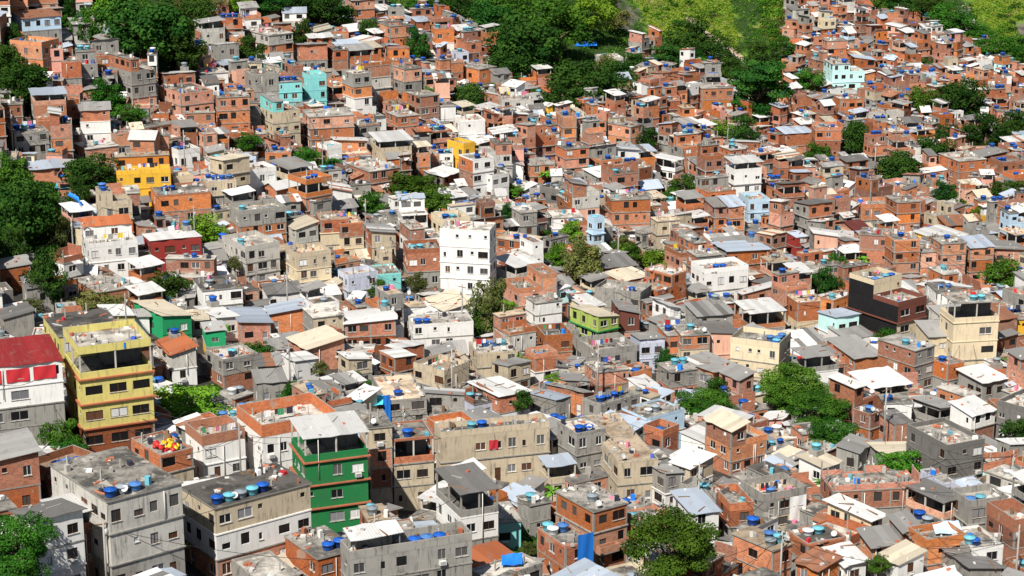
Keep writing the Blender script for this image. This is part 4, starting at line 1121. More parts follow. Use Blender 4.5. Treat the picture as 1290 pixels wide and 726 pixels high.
COLN = dict(brick='bare brick', orange_brick='orange brick', dark_brick='dark brick', concrete='grey concrete', pale='pale grey', dark_concrete='dark grey', white='white', cream='cream', beige='beige', yellow='yellow',
            yellow_green='yellow-green', lime='lime green', green='green', emerald='emerald', cyan='cyan', mint='mint', turquoise='turquoise', pink='pink', salmon='salmon', red='red', lightblue='pale blue', lilac='lilac', brown='brown', burnt_orange='orange', blue='blue')
ROOFN = dict(roof_concrete='grey', roof_dark='dark', roof_pale='pale', roof_sand='sandy', roof_brown='brown', tin_white='white', tin_grey='grey', tin_dark='dark', tin_blue='bluish', tin_rust='rusty', tin_cream='cream', tin_maroon='maroon', tin_red='red', tile_orange='orange')
def wall_phrase(h, short=False):
    a = COLN[h.floors[0].rstrip('*')]; b = COLN[h.floors[-1].rstrip('*')]
    return a if a == b or short else a + ' over ' + b
def roof_phrase(h):
    c = ROOFN[h.rm]
    return {'flat': f'{c} flat roof', 'lip': f'{c} kerbed roof', 'par': f'{c} walled roof terrace', 'bpar': 'high brick parapet', 'stub': 'half-built top walls', 'tin': f'{c} sheet roof', 'tiny': f'{c} sheet roof', 'gable': f'{c} gabled roof', 'can': f'{c} canopy roof'}[h.roofk]
BR = ('brick', 'orange_brick', 'dark_brick')
def kind_of(h):
    m = [f.rstrip('*') for f in h.floors]; nb = sum(x in BR for x in m)
    if nb * 2 >= len(m): return 'brick_house'
    if sum(x in ('concrete', 'pale', 'dark_concrete', 'beige') for x in m) * 2 >= len(m): return 'concrete_house'
    return 'painted_house'

anchors = []
NUM = ['no', 'one', 'two', 'three', 'four', 'five', 'six']
ORD = ['nearest', 'second nearest', 'third nearest', 'fourth nearest', 'fifth nearest', 'sixth nearest', 'seventh nearest', 'eighth nearest', 'ninth nearest', 'tenth nearest', 'eleventh nearest', 'twelfth nearest'] + [w + ' nearest' for w in 'thirteenth fourteenth fifteenth sixteenth seventeenth eighteenth nineteenth twentieth'.split()]
for i in things:
    h = houses[i]; h.uv = project(h.world(0, 0, h.top))
    if h.name: anchors.append((h.name, h.uv[0], h.uv[1]))
def relation(u, v):
    best = min(anchors, key=lambda a: math.hypot(a[1] - u, (a[2] - v) * 1.4) + 5 * len(a[0].split()))
    du, dv = u - best[1], v - best[2]
    w = ('right of' if du > 0 else 'left of') if abs(du) > abs(dv) * 1.2 else ('below' if dv > 0 else 'above')
    return w, best[0], math.hypot(du, dv)
def label_all(rows):
    """ROWS: (object, words before, words after, u, v). Gives each a label that no other row has."""
    g = {}
    for (o, pre, post, u, v) in rows:
        w, a, d = relation(u, v); g.setdefault((pre, w, a, post), []).append((d, o))
    for (pre, w, a, post), m in g.items():
        m.sort(key=lambda q: q[0])
        for k, (d, o) in enumerate(m):
            o_ = '' if len(m) == 1 else ORD[min(k, len(ORD) - 1)] + ' '
            s = f'{pre}, {o_}{w} the {a}{post}'
            if len(s.split()) > 16 and post: s = s.replace(post, '') + ' ' + post.split()[-2]
            if len(s.split()) > 16: s = s.replace(' nearest', '')
            o['label'] = ' '.join(s.split())

# ------------------------------------------------------------------ make the objects
rows = []; FAR = MB(); all_tanks = []
wr = random.Random(77)
for i, h in enumerate(houses):
    M = h.M()
    for (x, y, z, c) in h.tanks: all_tanks.append((h, i, M @ Vector((x, y, z)), c))
    if i in tset:
        root = empty(kind_of(h), h.C, h.yaw); h.root = root
        tag(root, None, 'house', 'houses of the hillside')
        sty = wr.choice((0, 1, 1, 2))
        for nm, m in h.parts:
            if m.f: m.build(nm, root)
        for (p, ang, w, hh, k, dep) in h.wins:
            st_ = (sty if wr.random() < .75 else wr.randrange(3)) + 3 * wr.randrange(11)
            F, Pn, Bo, Sl = win_meshes(w, hh, k, st_, dep); bare = k != 5 and wr.random() < (.45 if h.floors[-1] in BR else .12)
            nm = 'door' if k == 5 else 'window'
            if bare: o = link(nm, win_meshes(w, hh, k, 0, dep)[1], root); o.location = p; o.rotation_euler = (0, 0, ang)  # unglazed opening: a dark sheet stands in for the shade inside
            elif h.near >= 2 or (h.near == 1 and h.land and hits[i] > 120):
                o = link(nm, F, root); o.location = p; o.rotation_euler = (0, 0, ang)
                q = link('door_panel' if k == 5 else 'pane', Pn, o)
                if k != 5: q = link('sill', Sl, o)
            else:
                o = link(nm, Bo, root); o.location = p; o.rotation_euler = (0, 0, ang)
        if h.near >= 2 or (h.near == 1 and wr.random() < .3):
            for _ in range(wr.choice((0, 1, 1, 2))):
                x = wr.uniform(-h.W / 2 + .4, h.W / 2 - .4); pm = MB(); zt = h.top - .3; zb = max(-1, zt - wr.uniform(3, 7)); y = -h.D / 2 - .16
                if any(abs(q[0][0] - x) < q[2] / 2 + .15 and q[0][1] < -h.D / 2 + .1 for q in h.wins): continue
                pm.tube([(x, y, zb), (x, y, zt)], [.055, .055], 'pipe', 6); pm.build('drain_pipe', root)
        if h.near >= 2:
            ws = [q for q in h.wins if q[4] in (0, 1, 2) and abs(q[1]) < .1]
            if ws and wr.random() < .4:
                q = wr.choice(ws); ac = MB(); ac.box(-.4, .4, -.42, -.004, -.25, .25, 'ac'); ac.box(-.3, .3, -.43, -.42, -.2, .2, 'frame_grey')
                o = ac.build('air_conditioner', root); o.location = (q[0][0] + .0, q[0][1], q[0][2] - q[3] / 2 - .34)
        if h.name:
            root['label'] = f"{h.name}, {NUM[h.n]} storeys with {roof_phrase(h)}" if h.n > 1 else f"{h.name}, one storey with {roof_phrase(h)}"
        else:
            u, v, _ = h.uv; s = wall_phrase(h) + ' house'
            w, a, _d = relation(u, v)
            if len((s + ' ' + roof_phrase(h) + ' second nearest ' + w + ' the ' + a).split()) > 16: s = wall_phrase(h, True) + ' house'
            rows.append((root, s + ', ' + roof_phrase(h), '', u, v))
    else:
        for nm, m in h.parts: FAR.merge(m, M)
        wm = MB()
        for (p, ang, w, hh, k, dep) in h.wins:
            dx, dy = math.cos(ang), math.sin(ang); nx, ny = dy, -dx; o = dep - .02
            q = [(p[0] + dx * s * w / 2 - nx * o, p[1] + dy * s * w / 2 - ny * o, p[2] + t * hh / 2) for s, t in ((-1, -1), (1, -1), (1, 1), (-1, 1))]
            wm.face(q, 'glass' if k != 5 else 'metal_door', wr.random())
        if wm.f: FAR.merge(wm, M)
label_all(rows)
o = FAR.build('distant_houses'); tag(o, 'small brick and concrete houses packed close over the far slopes', 'houses', None, 'stuff')

# ------------------------------------------------------------------ water tanks
TCOL = dict(b=('tank_blue', 'blue'), c=('tank_cyan', 'cyan'), G=('tank_grey', 'grey'), w=('tank_white', 'white'))
def tank_meshes(c, k):
    b = MB(); b.lathe([(0, 0), (.55, 0), (.60, .15), (.68, .72), (.74, .74), (.74, .80), (.70, .82)], TCOL[c][0], k)
    l = MB(); l.lathe([(.755, .79), (.765, .86), (.60, .93), (.25, .97), (.24, 1.0), (0, 1.0)], TCOL[c][0], k)
    return b, l
TM = {}
for c in TCOL:
    for v in range(3):
        b, l = tank_meshes(c, 18)
        if c == 'b' and v: nmat = ('', 'tank_navy', 'tank_faded')[v]; b.mi = {nmat: 0}; l.mi = {(nmat if v == 2 else 'tank_blue'): 0}
        b.r = [v / 3 + .1] * len(b.r); l.r = [v / 3 + .25] * len(l.r)
        ob, ol = b.build('water_tank'), l.build('lid'); TM[(c, v)] = (ob.data, ol.data); bpy.data.objects.remove(ob); bpy.data.objects.remove(ol)
cand = []; rest = []
for (h, i, p, c) in all_tanks:
    u, v, w = project(p + Vector((0, 0, .6)))
    vis = -5 < u < 1295 and -5 < v < 731
    if vis:
        q = p + Vector((0, 0, 1.1)); dd = (q - CAM); L_ = dd.length
        loc, no, fi, di = tree_bvh.ray_cast(CAM, dd.normalized(), L_ - .8)
        vis = fi is None
    (cand if vis else rest).append((w, h, i, p, c, u, v))
cand.sort(key=lambda q: q[0])
rest += cand[300:]; rows = []; FT = MB()
fb = {c: tank_meshes(c, 8) for c in TCOL}
tr = random.Random(3)
for (w, h, i, p, c, u, v) in cand[:300]:
    s = tr.choice((.96, .92, .8, 1.06, .7)) if not h.land else .98; b, l = TM[(c, tr.randrange(3))]
    o = link('water_tank', b); o.location = p; o.scale = (s, s, s * tr.uniform(.85, 1.1)); o.rotation_euler = (0, 0, tr.uniform(0, 6))
    tag(o, None, 'water tank', 'water tanks on the roofs'); link('lid', l, o)
    rows.append((o, TCOL[c][1] + ' water tank', ', on ' + wall_phrase(h, True) + ' house', u, v))
label_all(rows)
for (w, h, i, p, c, u, v) in rest:
    for m in fb[c]: FT.merge(m, Matrix.Translation(p))
if FT.f:
    o = FT.build('distant_water_tanks'); tag(o, 'small blue and grey water tanks on the far roofs', 'water tanks', None, 'stuff')
print('tanks', len(cand), len(rest))

# ------------------------------------------------------------------ roof clutter, washing, dishes
RB = MB(); cr = random.Random(9); lines = []; dishes = []
CL = ['cloth_white', 'cloth_white', 'cloth_white', 'cloth_dark', 'rubble_grey', 'cloth_red', 'cloth_blue', 'cloth_pink', 'cloth_yellow', 'cloth_dark', 'cloth_green']
for i in order:
    h = houses[i]
    if not hits[i]: continue
    M = h.M()
    for (x0, x1, y0, y1, zf) in h.sheets:
        if h.d > 620: break
        for _ in range(cr.randint(0, 5)):
            x, y = cr.uniform(x0, x1), cr.uniform(y0, y1); b = MB(); a = cr.uniform(.1, .28); t = cr.random()
            if t < .6: b.box(-a, a, -a * .7, a * .7, -.05, .14, cr.choice(('rubble_grey', 'rubble_red', 'rubble_white')), cr.random())
            else: b.box(-cr.uniform(.5, 1.3), cr.uniform(.5, 1.3), -.07, .07, -.03, .09, cr.choice(('wood', 'rubble_grey')), cr.random())
            RB.merge(b, M @ Matrix.Translation((x, y, zf(x, y) + .03)) @ Matrix.Rotation(cr.uniform(0, 3.1), 4, 'Z'))
    for (x0, x1, y0, y1, z) in h.deck:
        w, dd = x1 - x0 - .6, y1 - y0 - .6
        if w < .8 or dd < .8: continue
        k = int(cr.uniform(.12, .55) * w * dd) + 2
        for _ in range(min(k, 26 if h.d < 560 else 9)):
            x, y = x0 + .3 + cr.random() * w, y0 + .3 + cr.random() * dd
            if any(math.hypot(x - t[0], y - t[1]) < 1.1 for t in h.tanks): continue
            t = cr.random(); b = MB()
            if t < .30:
                a, c_ = cr.uniform(.15, .6), cr.uniform(.15, .6); b.box(-a / 2, a / 2, -c_ / 2, c_ / 2, 0, cr.uniform(.12, .7), cr.choice(('rubble_grey', 'rubble_grey', 'rubble_white', 'rubble_red', 'wood')), cr.random())
            elif t < .5:
                a = cr.uniform(.8, 2.2); b.box(-a / 2, a / 2, -.12, .12, 0, cr.uniform(.06, .16), cr.choice(('wood', 'rubble_red', 'rubble_grey', 'rubble_white')), cr.random())
            elif t < .66:
                b.box(-.09, .09, -.09, .09, 0, cr.uniform(.6, 1.5), 'rubble_grey', cr.random())
            elif t < .84:
                a = cr.uniform(.3, .8); hh = cr.uniform(.3, 1.0); b.box(-a / 2, a / 2, -.25, .25, 0, hh, cr.choice(['cloth_white', 'cloth_red', 'cloth_blue', 'cloth_pink'] + ['rubble_grey'] * 6 + ['rubble_white'] * 4 + ['wood', 'wood', 'tarp_blue', 'tank_cyan', 'cloth_dark', 'cloth_dark']), cr.random())
            else:
                for _q in range(4):
                    a = cr.uniform(.15, .35); ox, oy = cr.uniform(-.5, .5), cr.uniform(-.5, .5); b.box(ox - a, ox + a, oy - a, oy + a, 0, cr.uniform(.08, .3), cr.choice(('rubble_red', 'rubble_grey', 'rubble_white')), cr.random())
            RB.merge(b, M @ Matrix.Translation((x, y, z + .003)) @ Matrix.Rotation(cr.uniform(0, 3.1), 4, 'Z'))
        if i in tset and w > 2.5 and dd > 2 and len(lines) < 34 and cr.random() < .28 and h.d < 520:
            lines.append((h, x0 + .5, x1 - .5, y0 + cr.uniform(.3, .7) * dd, z))
    if i in tset and len(dishes) < 50 and h.d < 480 and cr.random() < .4:
        if h.deck:
            q = cr.choice(h.deck); dishes.append((h, M @ Vector((q[0] + cr.uniform(.6, max(.7, q[1] - q[0] - .6)), q[2] + .5, q[4]))))
o = RB.build('roof_rubble'); tag(o, 'loose bricks, planks, boxes and rubble lying about on the flat roofs', 'rubble', None, 'stuff')
rows = []; GM = {}
for c in set(CL):
    for k in range(2):
        b = MB(); w, hh = ((.5, .75), (.9, .95))[k]; n = 4
        for j in range(n):
            a, e = -w / 2 + w * j / n, -w / 2 + w * (j + 1) / n; ya, ye = .04 * (j % 2), .04 * ((j + 1) % 2)
            b.face([(a, ya, -hh), (e, ye, -hh), (e, 0, 0), (a, 0, 0)], c, .5); b.face([(a, ya + .015, -hh), (a, .015, 0), (e, .015, 0), (e, ye + .015, -hh)], c, .5)
        o = b.build('garment'); GM[(c, k)] = o.data; bpy.data.objects.remove(o)
for (h, x0, x1, y, z) in lines:
    H_ = 1.75; root = empty('clothesline', h.M() @ Vector(((x0 + x1) / 2, y, z)), h.yaw); hw = min(3.2, (x1 - x0) / 2)
    tag(root, None, 'clothesline', 'washing lines on the roofs')
    for s in (-1, 1):
        b = MB(); b.tube([(s * hw, 0, 0), (s * hw, 0, H_ + .05)], [.035, .03], 'wood', 5); b.build('post', root)
    b = MB(); b.tube([(-hw, 0, H_), (0, 0, H_ - .1), (hw, 0, H_)], [.012] * 3, 'wire', 4); b.build('cord', root)
    x = -hw + .5
    while x < hw - .4:
        if cr.random() < .8:
            c = cr.choice(CL); g = link('garment', GM[(c, cr.randrange(2))], root); g.location = (x, 0, H_ - .1 + .1 * abs(x) / hw)
        x += cr.uniform(.6, 1.1)
    u, v, _ = project(root.location); rows.append((root, 'roof clothesline hung with washing', '', u, v))
label_all(rows)
b = MB(); prof = [(0, 0), (.2, .02), (.4, .09), (.5, .15)]; b.lathe(prof, 'dish', 16); b.lathe([(.5, .15), (.5, .17), (.4, .11), (.2, .04), (0, .02)], 'dish', 16)
o = b.build('reflector'); DM = o.data; bpy.data.objects.remove(o)
b = MB(); b.tube([(0, 0, 0), (0, 0, .75), (0, -.08, .85)], [.035] * 3, 'frame_grey', 6); o = b.build('mast'); MM_ = o.data; bpy.data.objects.remove(o)
b = MB(); b.tube([(0, -.08, .55), (0, -.5, .75), (0, -.62, .95)], [.015] * 3, 'frame_grey', 5); o = b.build('feed_arm'); AM = o.data; bpy.data.objects.remove(o)
rows = []
for (h, p) in dishes:
    root = empty('satellite_dish', p, cr.uniform(-.6, .9)); tag(root, None, 'satellite dish', 'satellite dishes on the roofs')
    root.scale = (.8, .8, .8); link('mast', MM_, root); link('feed_arm', AM, root); q = link('reflector', DM, root); q.location = (0, -.1, .85); q.rotation_euler = (rad(50), 0, 0)
    u, v, _ = project(p); rows.append((root, 'white satellite dish on short mast', '', u, v))
label_all(rows)

# ------------------------------------------------------------------ single things the photograph shows
def on_deck(u, v):
    """The roof or ground that the ray through this point meets."""
    loc, no, fi, di = tree_bvh.ray_cast(CAM, ray(u, v))
    g = hit(u, v)
    return (loc if loc is not None and (loc - CAM).length < (g - CAM).length else g), fi
p, _ = on_deck(197, 575)
for h in houses:
    if h.name == 'bag-strewn terrace': bag_h = h
q = bag_h.deck[0]
for k in range(26):
    b = MB(); s = cr.uniform(.28, .45); n = 9
    b.lathe([(0, 0)] + [(s * math.sin(math.pi * t / 7) * cr.uniform(.85, 1.1), s * .8 * (1 - math.cos(math.pi * t / 7))) for t in range(1, 6)] + [(.08, s * 1.65), (.12, s * 1.8), (0, s * 1.8)], 'bag_red' if k % 5 < 3 else 'bag_yellow', n, cr.random())
    o = b.build('plastic_bag'); lay = k // 14
    o.location = bag_h.M() @ Vector((cr.uniform(q[0] + .8, q[0] + (q[1] - q[0]) * .75), q[2] + cr.uniform(.6, max(.8, (q[3] - q[2]) * .6)), q[4] + lay * .4)); o.rotation_euler = (cr.uniform(-.4, .4) * lay, cr.uniform(-.4, .4) * lay, cr.uniform(0, 6))
    if k % 5 < 3: tag(o, 'round red plastic bag in the heap on the terrace beside the small white tower', 'bag', 'heaped red bags')
    else: tag(o, 'round yellow plastic bag in the heap on the terrace beside the small white tower', 'bag', 'heaped yellow bags')
def tarp(name, pts4, mat, label, cat, n=6, sag=.25):
    """A sagging sheet between four points (a, b along the top, c, d along the bottom)."""
    a, b_, c, d = [Vector(x) for x in pts4]; m = MB(); vs = {}
    nrm = (b_ - a).cross(d - a).normalized()
    for i in range(n + 1):
        for j in range(n + 1):
            s, t = i / n, j / n; p_ = (a * (1 - s) + b_ * s) * (1 - t) + (d * (1 - s) + c * s) * t
            p_ = p_ + nrm * (sag * math.sin(s * 9 + t * 3) * .35) - Vector((0, 0, sag * math.sin(math.pi * s) * math.sin(math.pi * t)))
            vs[i, j] = p_
    for i in range(n):
        for j in range(n):
            q_ = [vs[i, j], vs[i, j + 1], vs[i + 1, j + 1], vs[i + 1, j]]
            m.face([tuple(x) for x in q_], mat, .5); m.face([tuple(x - nrm * .02) for x in q_[::-1]], mat, .5)
    o = m.build(name); tag(o, label, cat); return o
def house_at(l, vt):
    for h, s in zip(houses, H):
        if s[0] == l and s[3] == vt: return h
def hang(h, x0, x1, z0, z1, mat, label, name='tarpaulin', cat='tarpaulin', face='F', off=.25):
    M = h.M()
    if face == 'F': f = lambda t, z: M @ Vector((-h.W / 2 + h.W * t, -h.D / 2 - off, z))
    else: f = lambda t, z: M @ Vector((-h.W / 2 - off, h.D / 2 - h.D * t, z))
    return tarp(name, (f(x0, z1), f(x1, z1), f(x1, z0), f(x0, z0)), mat, label, cat, sag=.12)
h = house_at(678, 690); hang(h, .42, 1.0, 1.2, h.top + 1.4, 'tarp_blue', 'bright blue tarpaulin hanging beside the big orange brick house')
h = house_at(937, 632); hang(h, .62, 1.0, .6, h.top - .1, 'cloth_white', 'plain white banner hung on the grey terrace wall in the lower right', 'banner', 'banner', off=.06)
h = house_at(480, 508); M = h.M(); hang(h, -.08, .1, -.5, h.top + 1.2, 'tarp_blue', 'blue tarpaulin strip hanging upright behind the narrow beige and brick house')
h = house_at(547, 540); hang(h, .44, .52, h.top - 2.5, h.top - 1.1, 'cloth_red', 'red cloth hanging from a window of the long beige building', 'cloth', 'cloth', off=.07)
h = house_at(-60, 470)
for k in range(3): hang(h, .05 + .31 * k, .31 + .31 * k, h.top - 2.3, h.top - .5, 'cloth_red', ['first', 'second', 'third'][k] + ' red blind from the left on the red-roofed house', 'blind', 'blind', off=.05)
def roof_tarp(u, v, w, d_, mat, label):
    P_, fi = on_deck(u, v); x, y = P_.x, P_.y; z = P_.z + .45
    return tarp('tarpaulin', ((x - w / 2, y + d_, z + .5), (x + w / 2, y + d_ + .5, z + .6), (x + w / 2, y, z), (x - w / 2, y - .3, z)), mat, label, 'tarpaulin')
roof_tarp(645, 716, 2.4, 1.6, 'tarp_blue', 'blue tarpaulin spread over a low roof below the big orange brick house')
roof_tarp(470, 514, 3, 2.5, 'tarp_cyan', 'pale cyan tarpaulin shading a roof behind the green building')
roof_tarp(1195, 676, 3.4, 2.2, 'lightblue', 'pale blue sheet laid on a brick house roof in the lower right')
roof_tarp(735, 60, 8, 4, 'tarp_blue', 'blue tarpaulin among the trees of the upper wood')
roof_tarp(78, 240, 3, 2, 'tarp_cyan', 'cyan sheet above the dark trees left of the bright yellow house')
# bent blue chute beside the dark trees
P_ = hit(106, 290); s = (P_ - CAM).length / FPX
b = MB(); b.tube([P_ + Vector((-16 * s, 0, 46 * s)), P_ + Vector((-6 * s, 0, 40 * s)), P_ + Vector((0, -1, 34 * s)), P_ + Vector((1 * s, -1.2, 16 * s)), P_ + Vector((8 * s, -1.4, 12 * s)), P_ + Vector((14 * s, -1.5, 12 * s))], [2.6 * s] * 6, 'tarp_blue', 10)
o = b.build('water_chute'); tag(o, 'bent bright blue tube chute beside the dark trees on the upper slope', 'chute')
# red loungers heap on the brown roof
rows = []; pr = random.Random(31); poles = []
for _ in range(900):
    if len(poles) >= 34: break
    u, v = pr.uniform(10, 1280), pr.uniform(200, 760); P_ = hit(u, v)
    if not urban(u, v) or not free(corners((P_.x, P_.y), 0, .5, .5)) or any((P_ - q_).length < 26 for q_ in poles): continue
    poles.append(P_); root = empty('utility_pole', P_, pr.uniform(0, 3)); tag(root, None, 'utility pole', 'utility poles among the houses'); hp_ = pr.uniform(8.5, 10.5)
    b = MB(); b.tube([(0, 0, -1), (0, 0, hp_)], [.16, .10], 'rubble_grey', 8); b.build('pole', root)
    b = MB(); b.box(-.9, .9, -.06, .06, hp_ - .6, hp_ - .48, 'wood'); b.build('crossarm', root)
    b = MB(); b.tube([(.25, 0, hp_ - 1.9), (.25, 0, hp_ - 1.1)], [.2, .2], 'frame_grey', 8); b.build('transformer', root)
    rows.append((root, 'slender grey utility pole with crossarm', '', u, v))
label_all(rows); rows = []
def cable(A, C_, sag):
    b = MB(); n = 8; b.tube([A.lerp(C_, t / n) - Vector((0, 0, sag * math.sin(math.pi * t / n))) for t in range(n + 1)], [.032] * (n + 1), 'wire', 4)
    o = b.build('overhead_cable'); tag(o, None, 'cable', 'overhead cables'); u, v, _ = project((A + C_) / 2); rows.append((o, 'thin black overhead cable', '', u, v))
for P_ in poles:
    near_ = sorted((houses[i] for i in things if 4 < (houses[i].C - P_).length < 34), key=lambda h_: (h_.C - P_).length)
    for h_ in pr.sample(near_[:9], min(4, len(near_[:9]))): cable(P_ + Vector((pr.uniform(-.4, .4), 0, 8)), h_.world(-h_.W / 2, -h_.D / 2, h_.top - .1), pr.uniform(.3, .9))
cab = [((52, 250), (105, 292)), ((180, 547), (236, 537)), ((160, 560), (232, 545)), ((306, 520), (365, 560)), ((462, 560), (560, 520)), ((70, 480), (0, 505)), ((600, 560), (690, 520)), ((820, 600), (760, 560)), ((240, 640), (222, 640)), ((960, 640), (1060, 610)), ((1100, 610), (1200, 640)), ((430, 470), (520, 480)), ((190, 470), (250, 440)), ((640, 650), (700, 640))]
for (a, c) in cab:
    A, _ = on_deck(*a); C_, _ = on_deck(*c); cable(A + Vector((0, 0, 2.2)), C_ + Vector((0, 0, 2.2)), 1.2)
label_all(rows)

# ------------------------------------------------------------------ trees
def crown_mesh(kind, seed, fine=1.0):
    r = random.Random(seed); m = MB()
    mat = {'d': 'leaf_dark', 'm': 'leaf_mid', 'b': 'leaf_bright', 'o': 'leaf_olive', 's': 'leaf_dark'}[kind]
    lob = []
    if kind == 's':
        for lay in range(6):
            z = -.55 + lay * .27; R_ = math.sqrt(max(.05, 1 - (z * .85) ** 2))
            for k in range(9): t = r.uniform(0, 6.28); q = R_ * math.sqrt(r.random()); lob.append((q * math.cos(t), q * math.sin(t), z + r.uniform(-.05, .05), r.uniform(.25, .36), .32))
    else:
        for k in range(54):
            while True:
                x, y, z = r.uniform(-1, 1), r.uniform(-1, 1), r.uniform(-1, 1); q = math.sqrt(x * x + y * y + z * z)
                if .1 < q <= 1: break
            f = r.uniform(.40, .95) / q
            if z < -.4 and r.random() < .6: continue
            lob.append((x * f, y * f, z * f, r.uniform(.15, .36), r.uniform(.55, .9)))
    for (x, y, z, s, fl) in lob:
        lr = r.random(); n = int((1150 * s * s + 30) / fine ** 2.3)
        for _ in range(n):
            a, c = r.uniform(0, 6.28), r.uniform(-.75, 1); w = math.sqrt(1 - c * c)
            d = Vector((w * math.cos(a), w * math.sin(a), c)); p = Vector((x, y, z)) + Vector((d.x, d.y, d.z * fl)) * s * r.uniform(.75, 1.12)
            nn = (d + Vector((r.gauss(0, .5), r.gauss(0, .5), r.gauss(0, .4) + .25))).normalized(); t1 = nn.orthogonal().normalized(); t1.rotate(Matrix.Rotation(r.uniform(0, 6.28), 3, nn)); t2 = nn.cross(t1)
            q = r.uniform(.032, .062) * fine; e = q * r.uniform(.55, .9)
            m.face([tuple(p - t1 * q), tuple(p - t2 * e), tuple(p + t1 * q), tuple(p + t2 * e)], mat, min(1, max(0, lr * .75 + r.random() * .25)))
    o = m.build('crown'); d = o.data; bpy.data.objects.remove(o); return d
def trunk_mesh(seed):
    r = random.Random(seed); m = MB()
    m.tube([(0, 0, -1.2), (.01, .02, -.7), (.03, 0, -.3), (0, .03, .1)], [.10, .07, .055, .035], 'bark', 7)
    for k in range(5):
        t = k * 1.26 + r.uniform(-.3, .3); m.tube([(.02, .01, -.55 + .1 * k), (.25 * math.cos(t), .25 * math.sin(t), -.25 + .1 * k), (.6 * math.cos(t), .6 * math.sin(t), .1 + .08 * k)], [.045, .03, .012], 'bark', 5)
    o = m.build('trunk'); d = o.data; bpy.data.objects.remove(o); return d
def palm_mesh(seed):
    r = random.Random(seed); m = MB()
    for k in range(16):
        t = k * 2.4; el = r.uniform(.2, 1.2); L_ = r.uniform(.8, 1.1); pts = []
        for j in range(6):
            s = j / 5; pts.append(Vector((math.cos(t) * L_ * s * math.cos(el * .7), math.sin(t) * L_ * s * math.cos(el * .7), L_ * (s * math.sin(el) - .55 * s * s))))
        side = Vector((-math.sin(t), math.cos(t), 0))
        for j in range(5):
            w0 = .13 * math.sin(math.pi * (j / 5 * .85 + .12)); w1 = .13 * math.sin(math.pi * ((j + 1) / 5 * .85 + .12)) * (j < 4)
            for sg in (-1, 1):
                m.face([tuple(pts[j]), tuple(pts[j] + side * w0 * sg - Vector((0, 0, .03))), tuple(pts[j + 1] + side * w1 * sg - Vector((0, 0, .03))), tuple(pts[j + 1])], 'leaf_bright', r.random())
    o = m.build('crown'); d = o.data; bpy.data.objects.remove(o); return d
CM = {k: [crown_mesh(k, s) for s in range(c)] for k, c in (('d', 4), ('m', 3), ('b', 2), ('o', 2), ('s', 1))}
CM['p'] = [palm_mesh(1)]; NEARC = [crown_mesh('m', 11, .6), crown_mesh('m', 13, .6)]
TMs = [trunk_mesh(s) for s in range(3)]
b = MB(); b.tube([(0, 0, -1.6), (.04, 0, -.8), (0, 0, .05)], [.07, .05, .04], 'bark', 6); o = b.build('trunk'); PT = o.data; bpy.data.objects.remove(o)
rows = []; tr = random.Random(8)
KN = dict(d='dark leafy tree', m='mid green leafy tree', b='bright green bushy tree', o='olive green tree', s='tiered dark tree', p='palm')
KNM = dict(d='broadleaf_tree', m='broadleaf_tree', b='broadleaf_tree', o='broadleaf_tree', s='tiered_tree', p='palm_tree')
for (P, r, zc, hv, k, u, v) in trees:
    root = empty(KNM[k], P, tr.uniform(0, 6.28)); tag(root, None, 'tree', 'trees of the slope')
    c = link('crown', tr.choice(NEARC if k in 'dm' and r > 3 and (P - CAM).length < 345 else CM[k]), root); c.location = (0, 0, zc); c.scale = (r * 1.05, r * 1.05, hv * 1.02)
    t = link('trunk', PT if k == 'p' else tr.choice(TMs), root); t.location = (0, 0, zc); t.scale = (r, r, max(hv, zc * .85))
    rows.append((root, ('large ' if r > 6.5 else 'small ' if r < 3.2 else '') + KN[k], '', u, v))
label_all(rows)

# ------------------------------------------------------------------ undergrowth and the grass of the open slope
ug = random.Random(14); UG = MB(); GR = MB()
def clump(m, P, s, mat, n, flat=.6):
    for _ in range(n):
        a, c = ug.uniform(0, 6.28), ug.uniform(0, 1); w = math.sqrt(1 - c * c)
        d = Vector((w * math.cos(a), w * math.sin(a), c)); p = P + Vector((d.x, d.y, d.z * flat)) * s * ug.uniform(.6, 1.1)
        nn = (d + Vector((ug.gauss(0, .5), ug.gauss(0, .5), .2))).normalized(); t1 = nn.orthogonal().normalized(); t2 = nn.cross(t1); q = ug.uniform(.16, .36)
        m.face([tuple(p - t1 * q), tuple(p - t2 * q * .7), tuple(p + t1 * q), tuple(p + t2 * q * .7)], mat, ug.random())
def soft(u, v): return math.sin(u * .045 + 2) * math.sin(v * .07 + u * .012) + .5 * math.sin(u * .13 + v * .1)
def fill(polys, count, green):
    for g in polys:
        us = [p[0] for p in g]; vs = [p[1] for p in g]; A = (max(us) - min(us)) * (max(vs) - min(vs)); n = int(A * count)
        for _ in range(n):
            u, v = ug.uniform(max(-50, min(us)), min(1340, max(us))), ug.uniform(max(-60, min(vs)), max(vs))
            if not inpoly(u, v, g) or any(inpoly(u, v, q) for q in ROCK) or (any(inpoly(u, v, q) for q in SOIL) and ug.random() < .8): continue
            ing = any(inpoly(u, v, q) for q in GRASS)
            if green and ing and soft(u, v) < .12: continue
            P = hit(u, v)
            if green: clump(UG, P, ug.uniform(.7, 1.9), pick(ug, [('leaf_dark', .35), ('leaf_mid', .4), ('leaf_bright', .25)] if not (760 < u < 1000 and v < 70) and not (u > 1090 and v < 90) else [('leaf_mid', .35), ('leaf_bright', .65)]), 22)
            else: clump(GR, P, ug.uniform(.5, 1.3), pick(ug, [('grass_yellow', .72), ('grass_dry', .08 if u > 840 else .22), ('leaf_bright', .2)]), 16, .35)
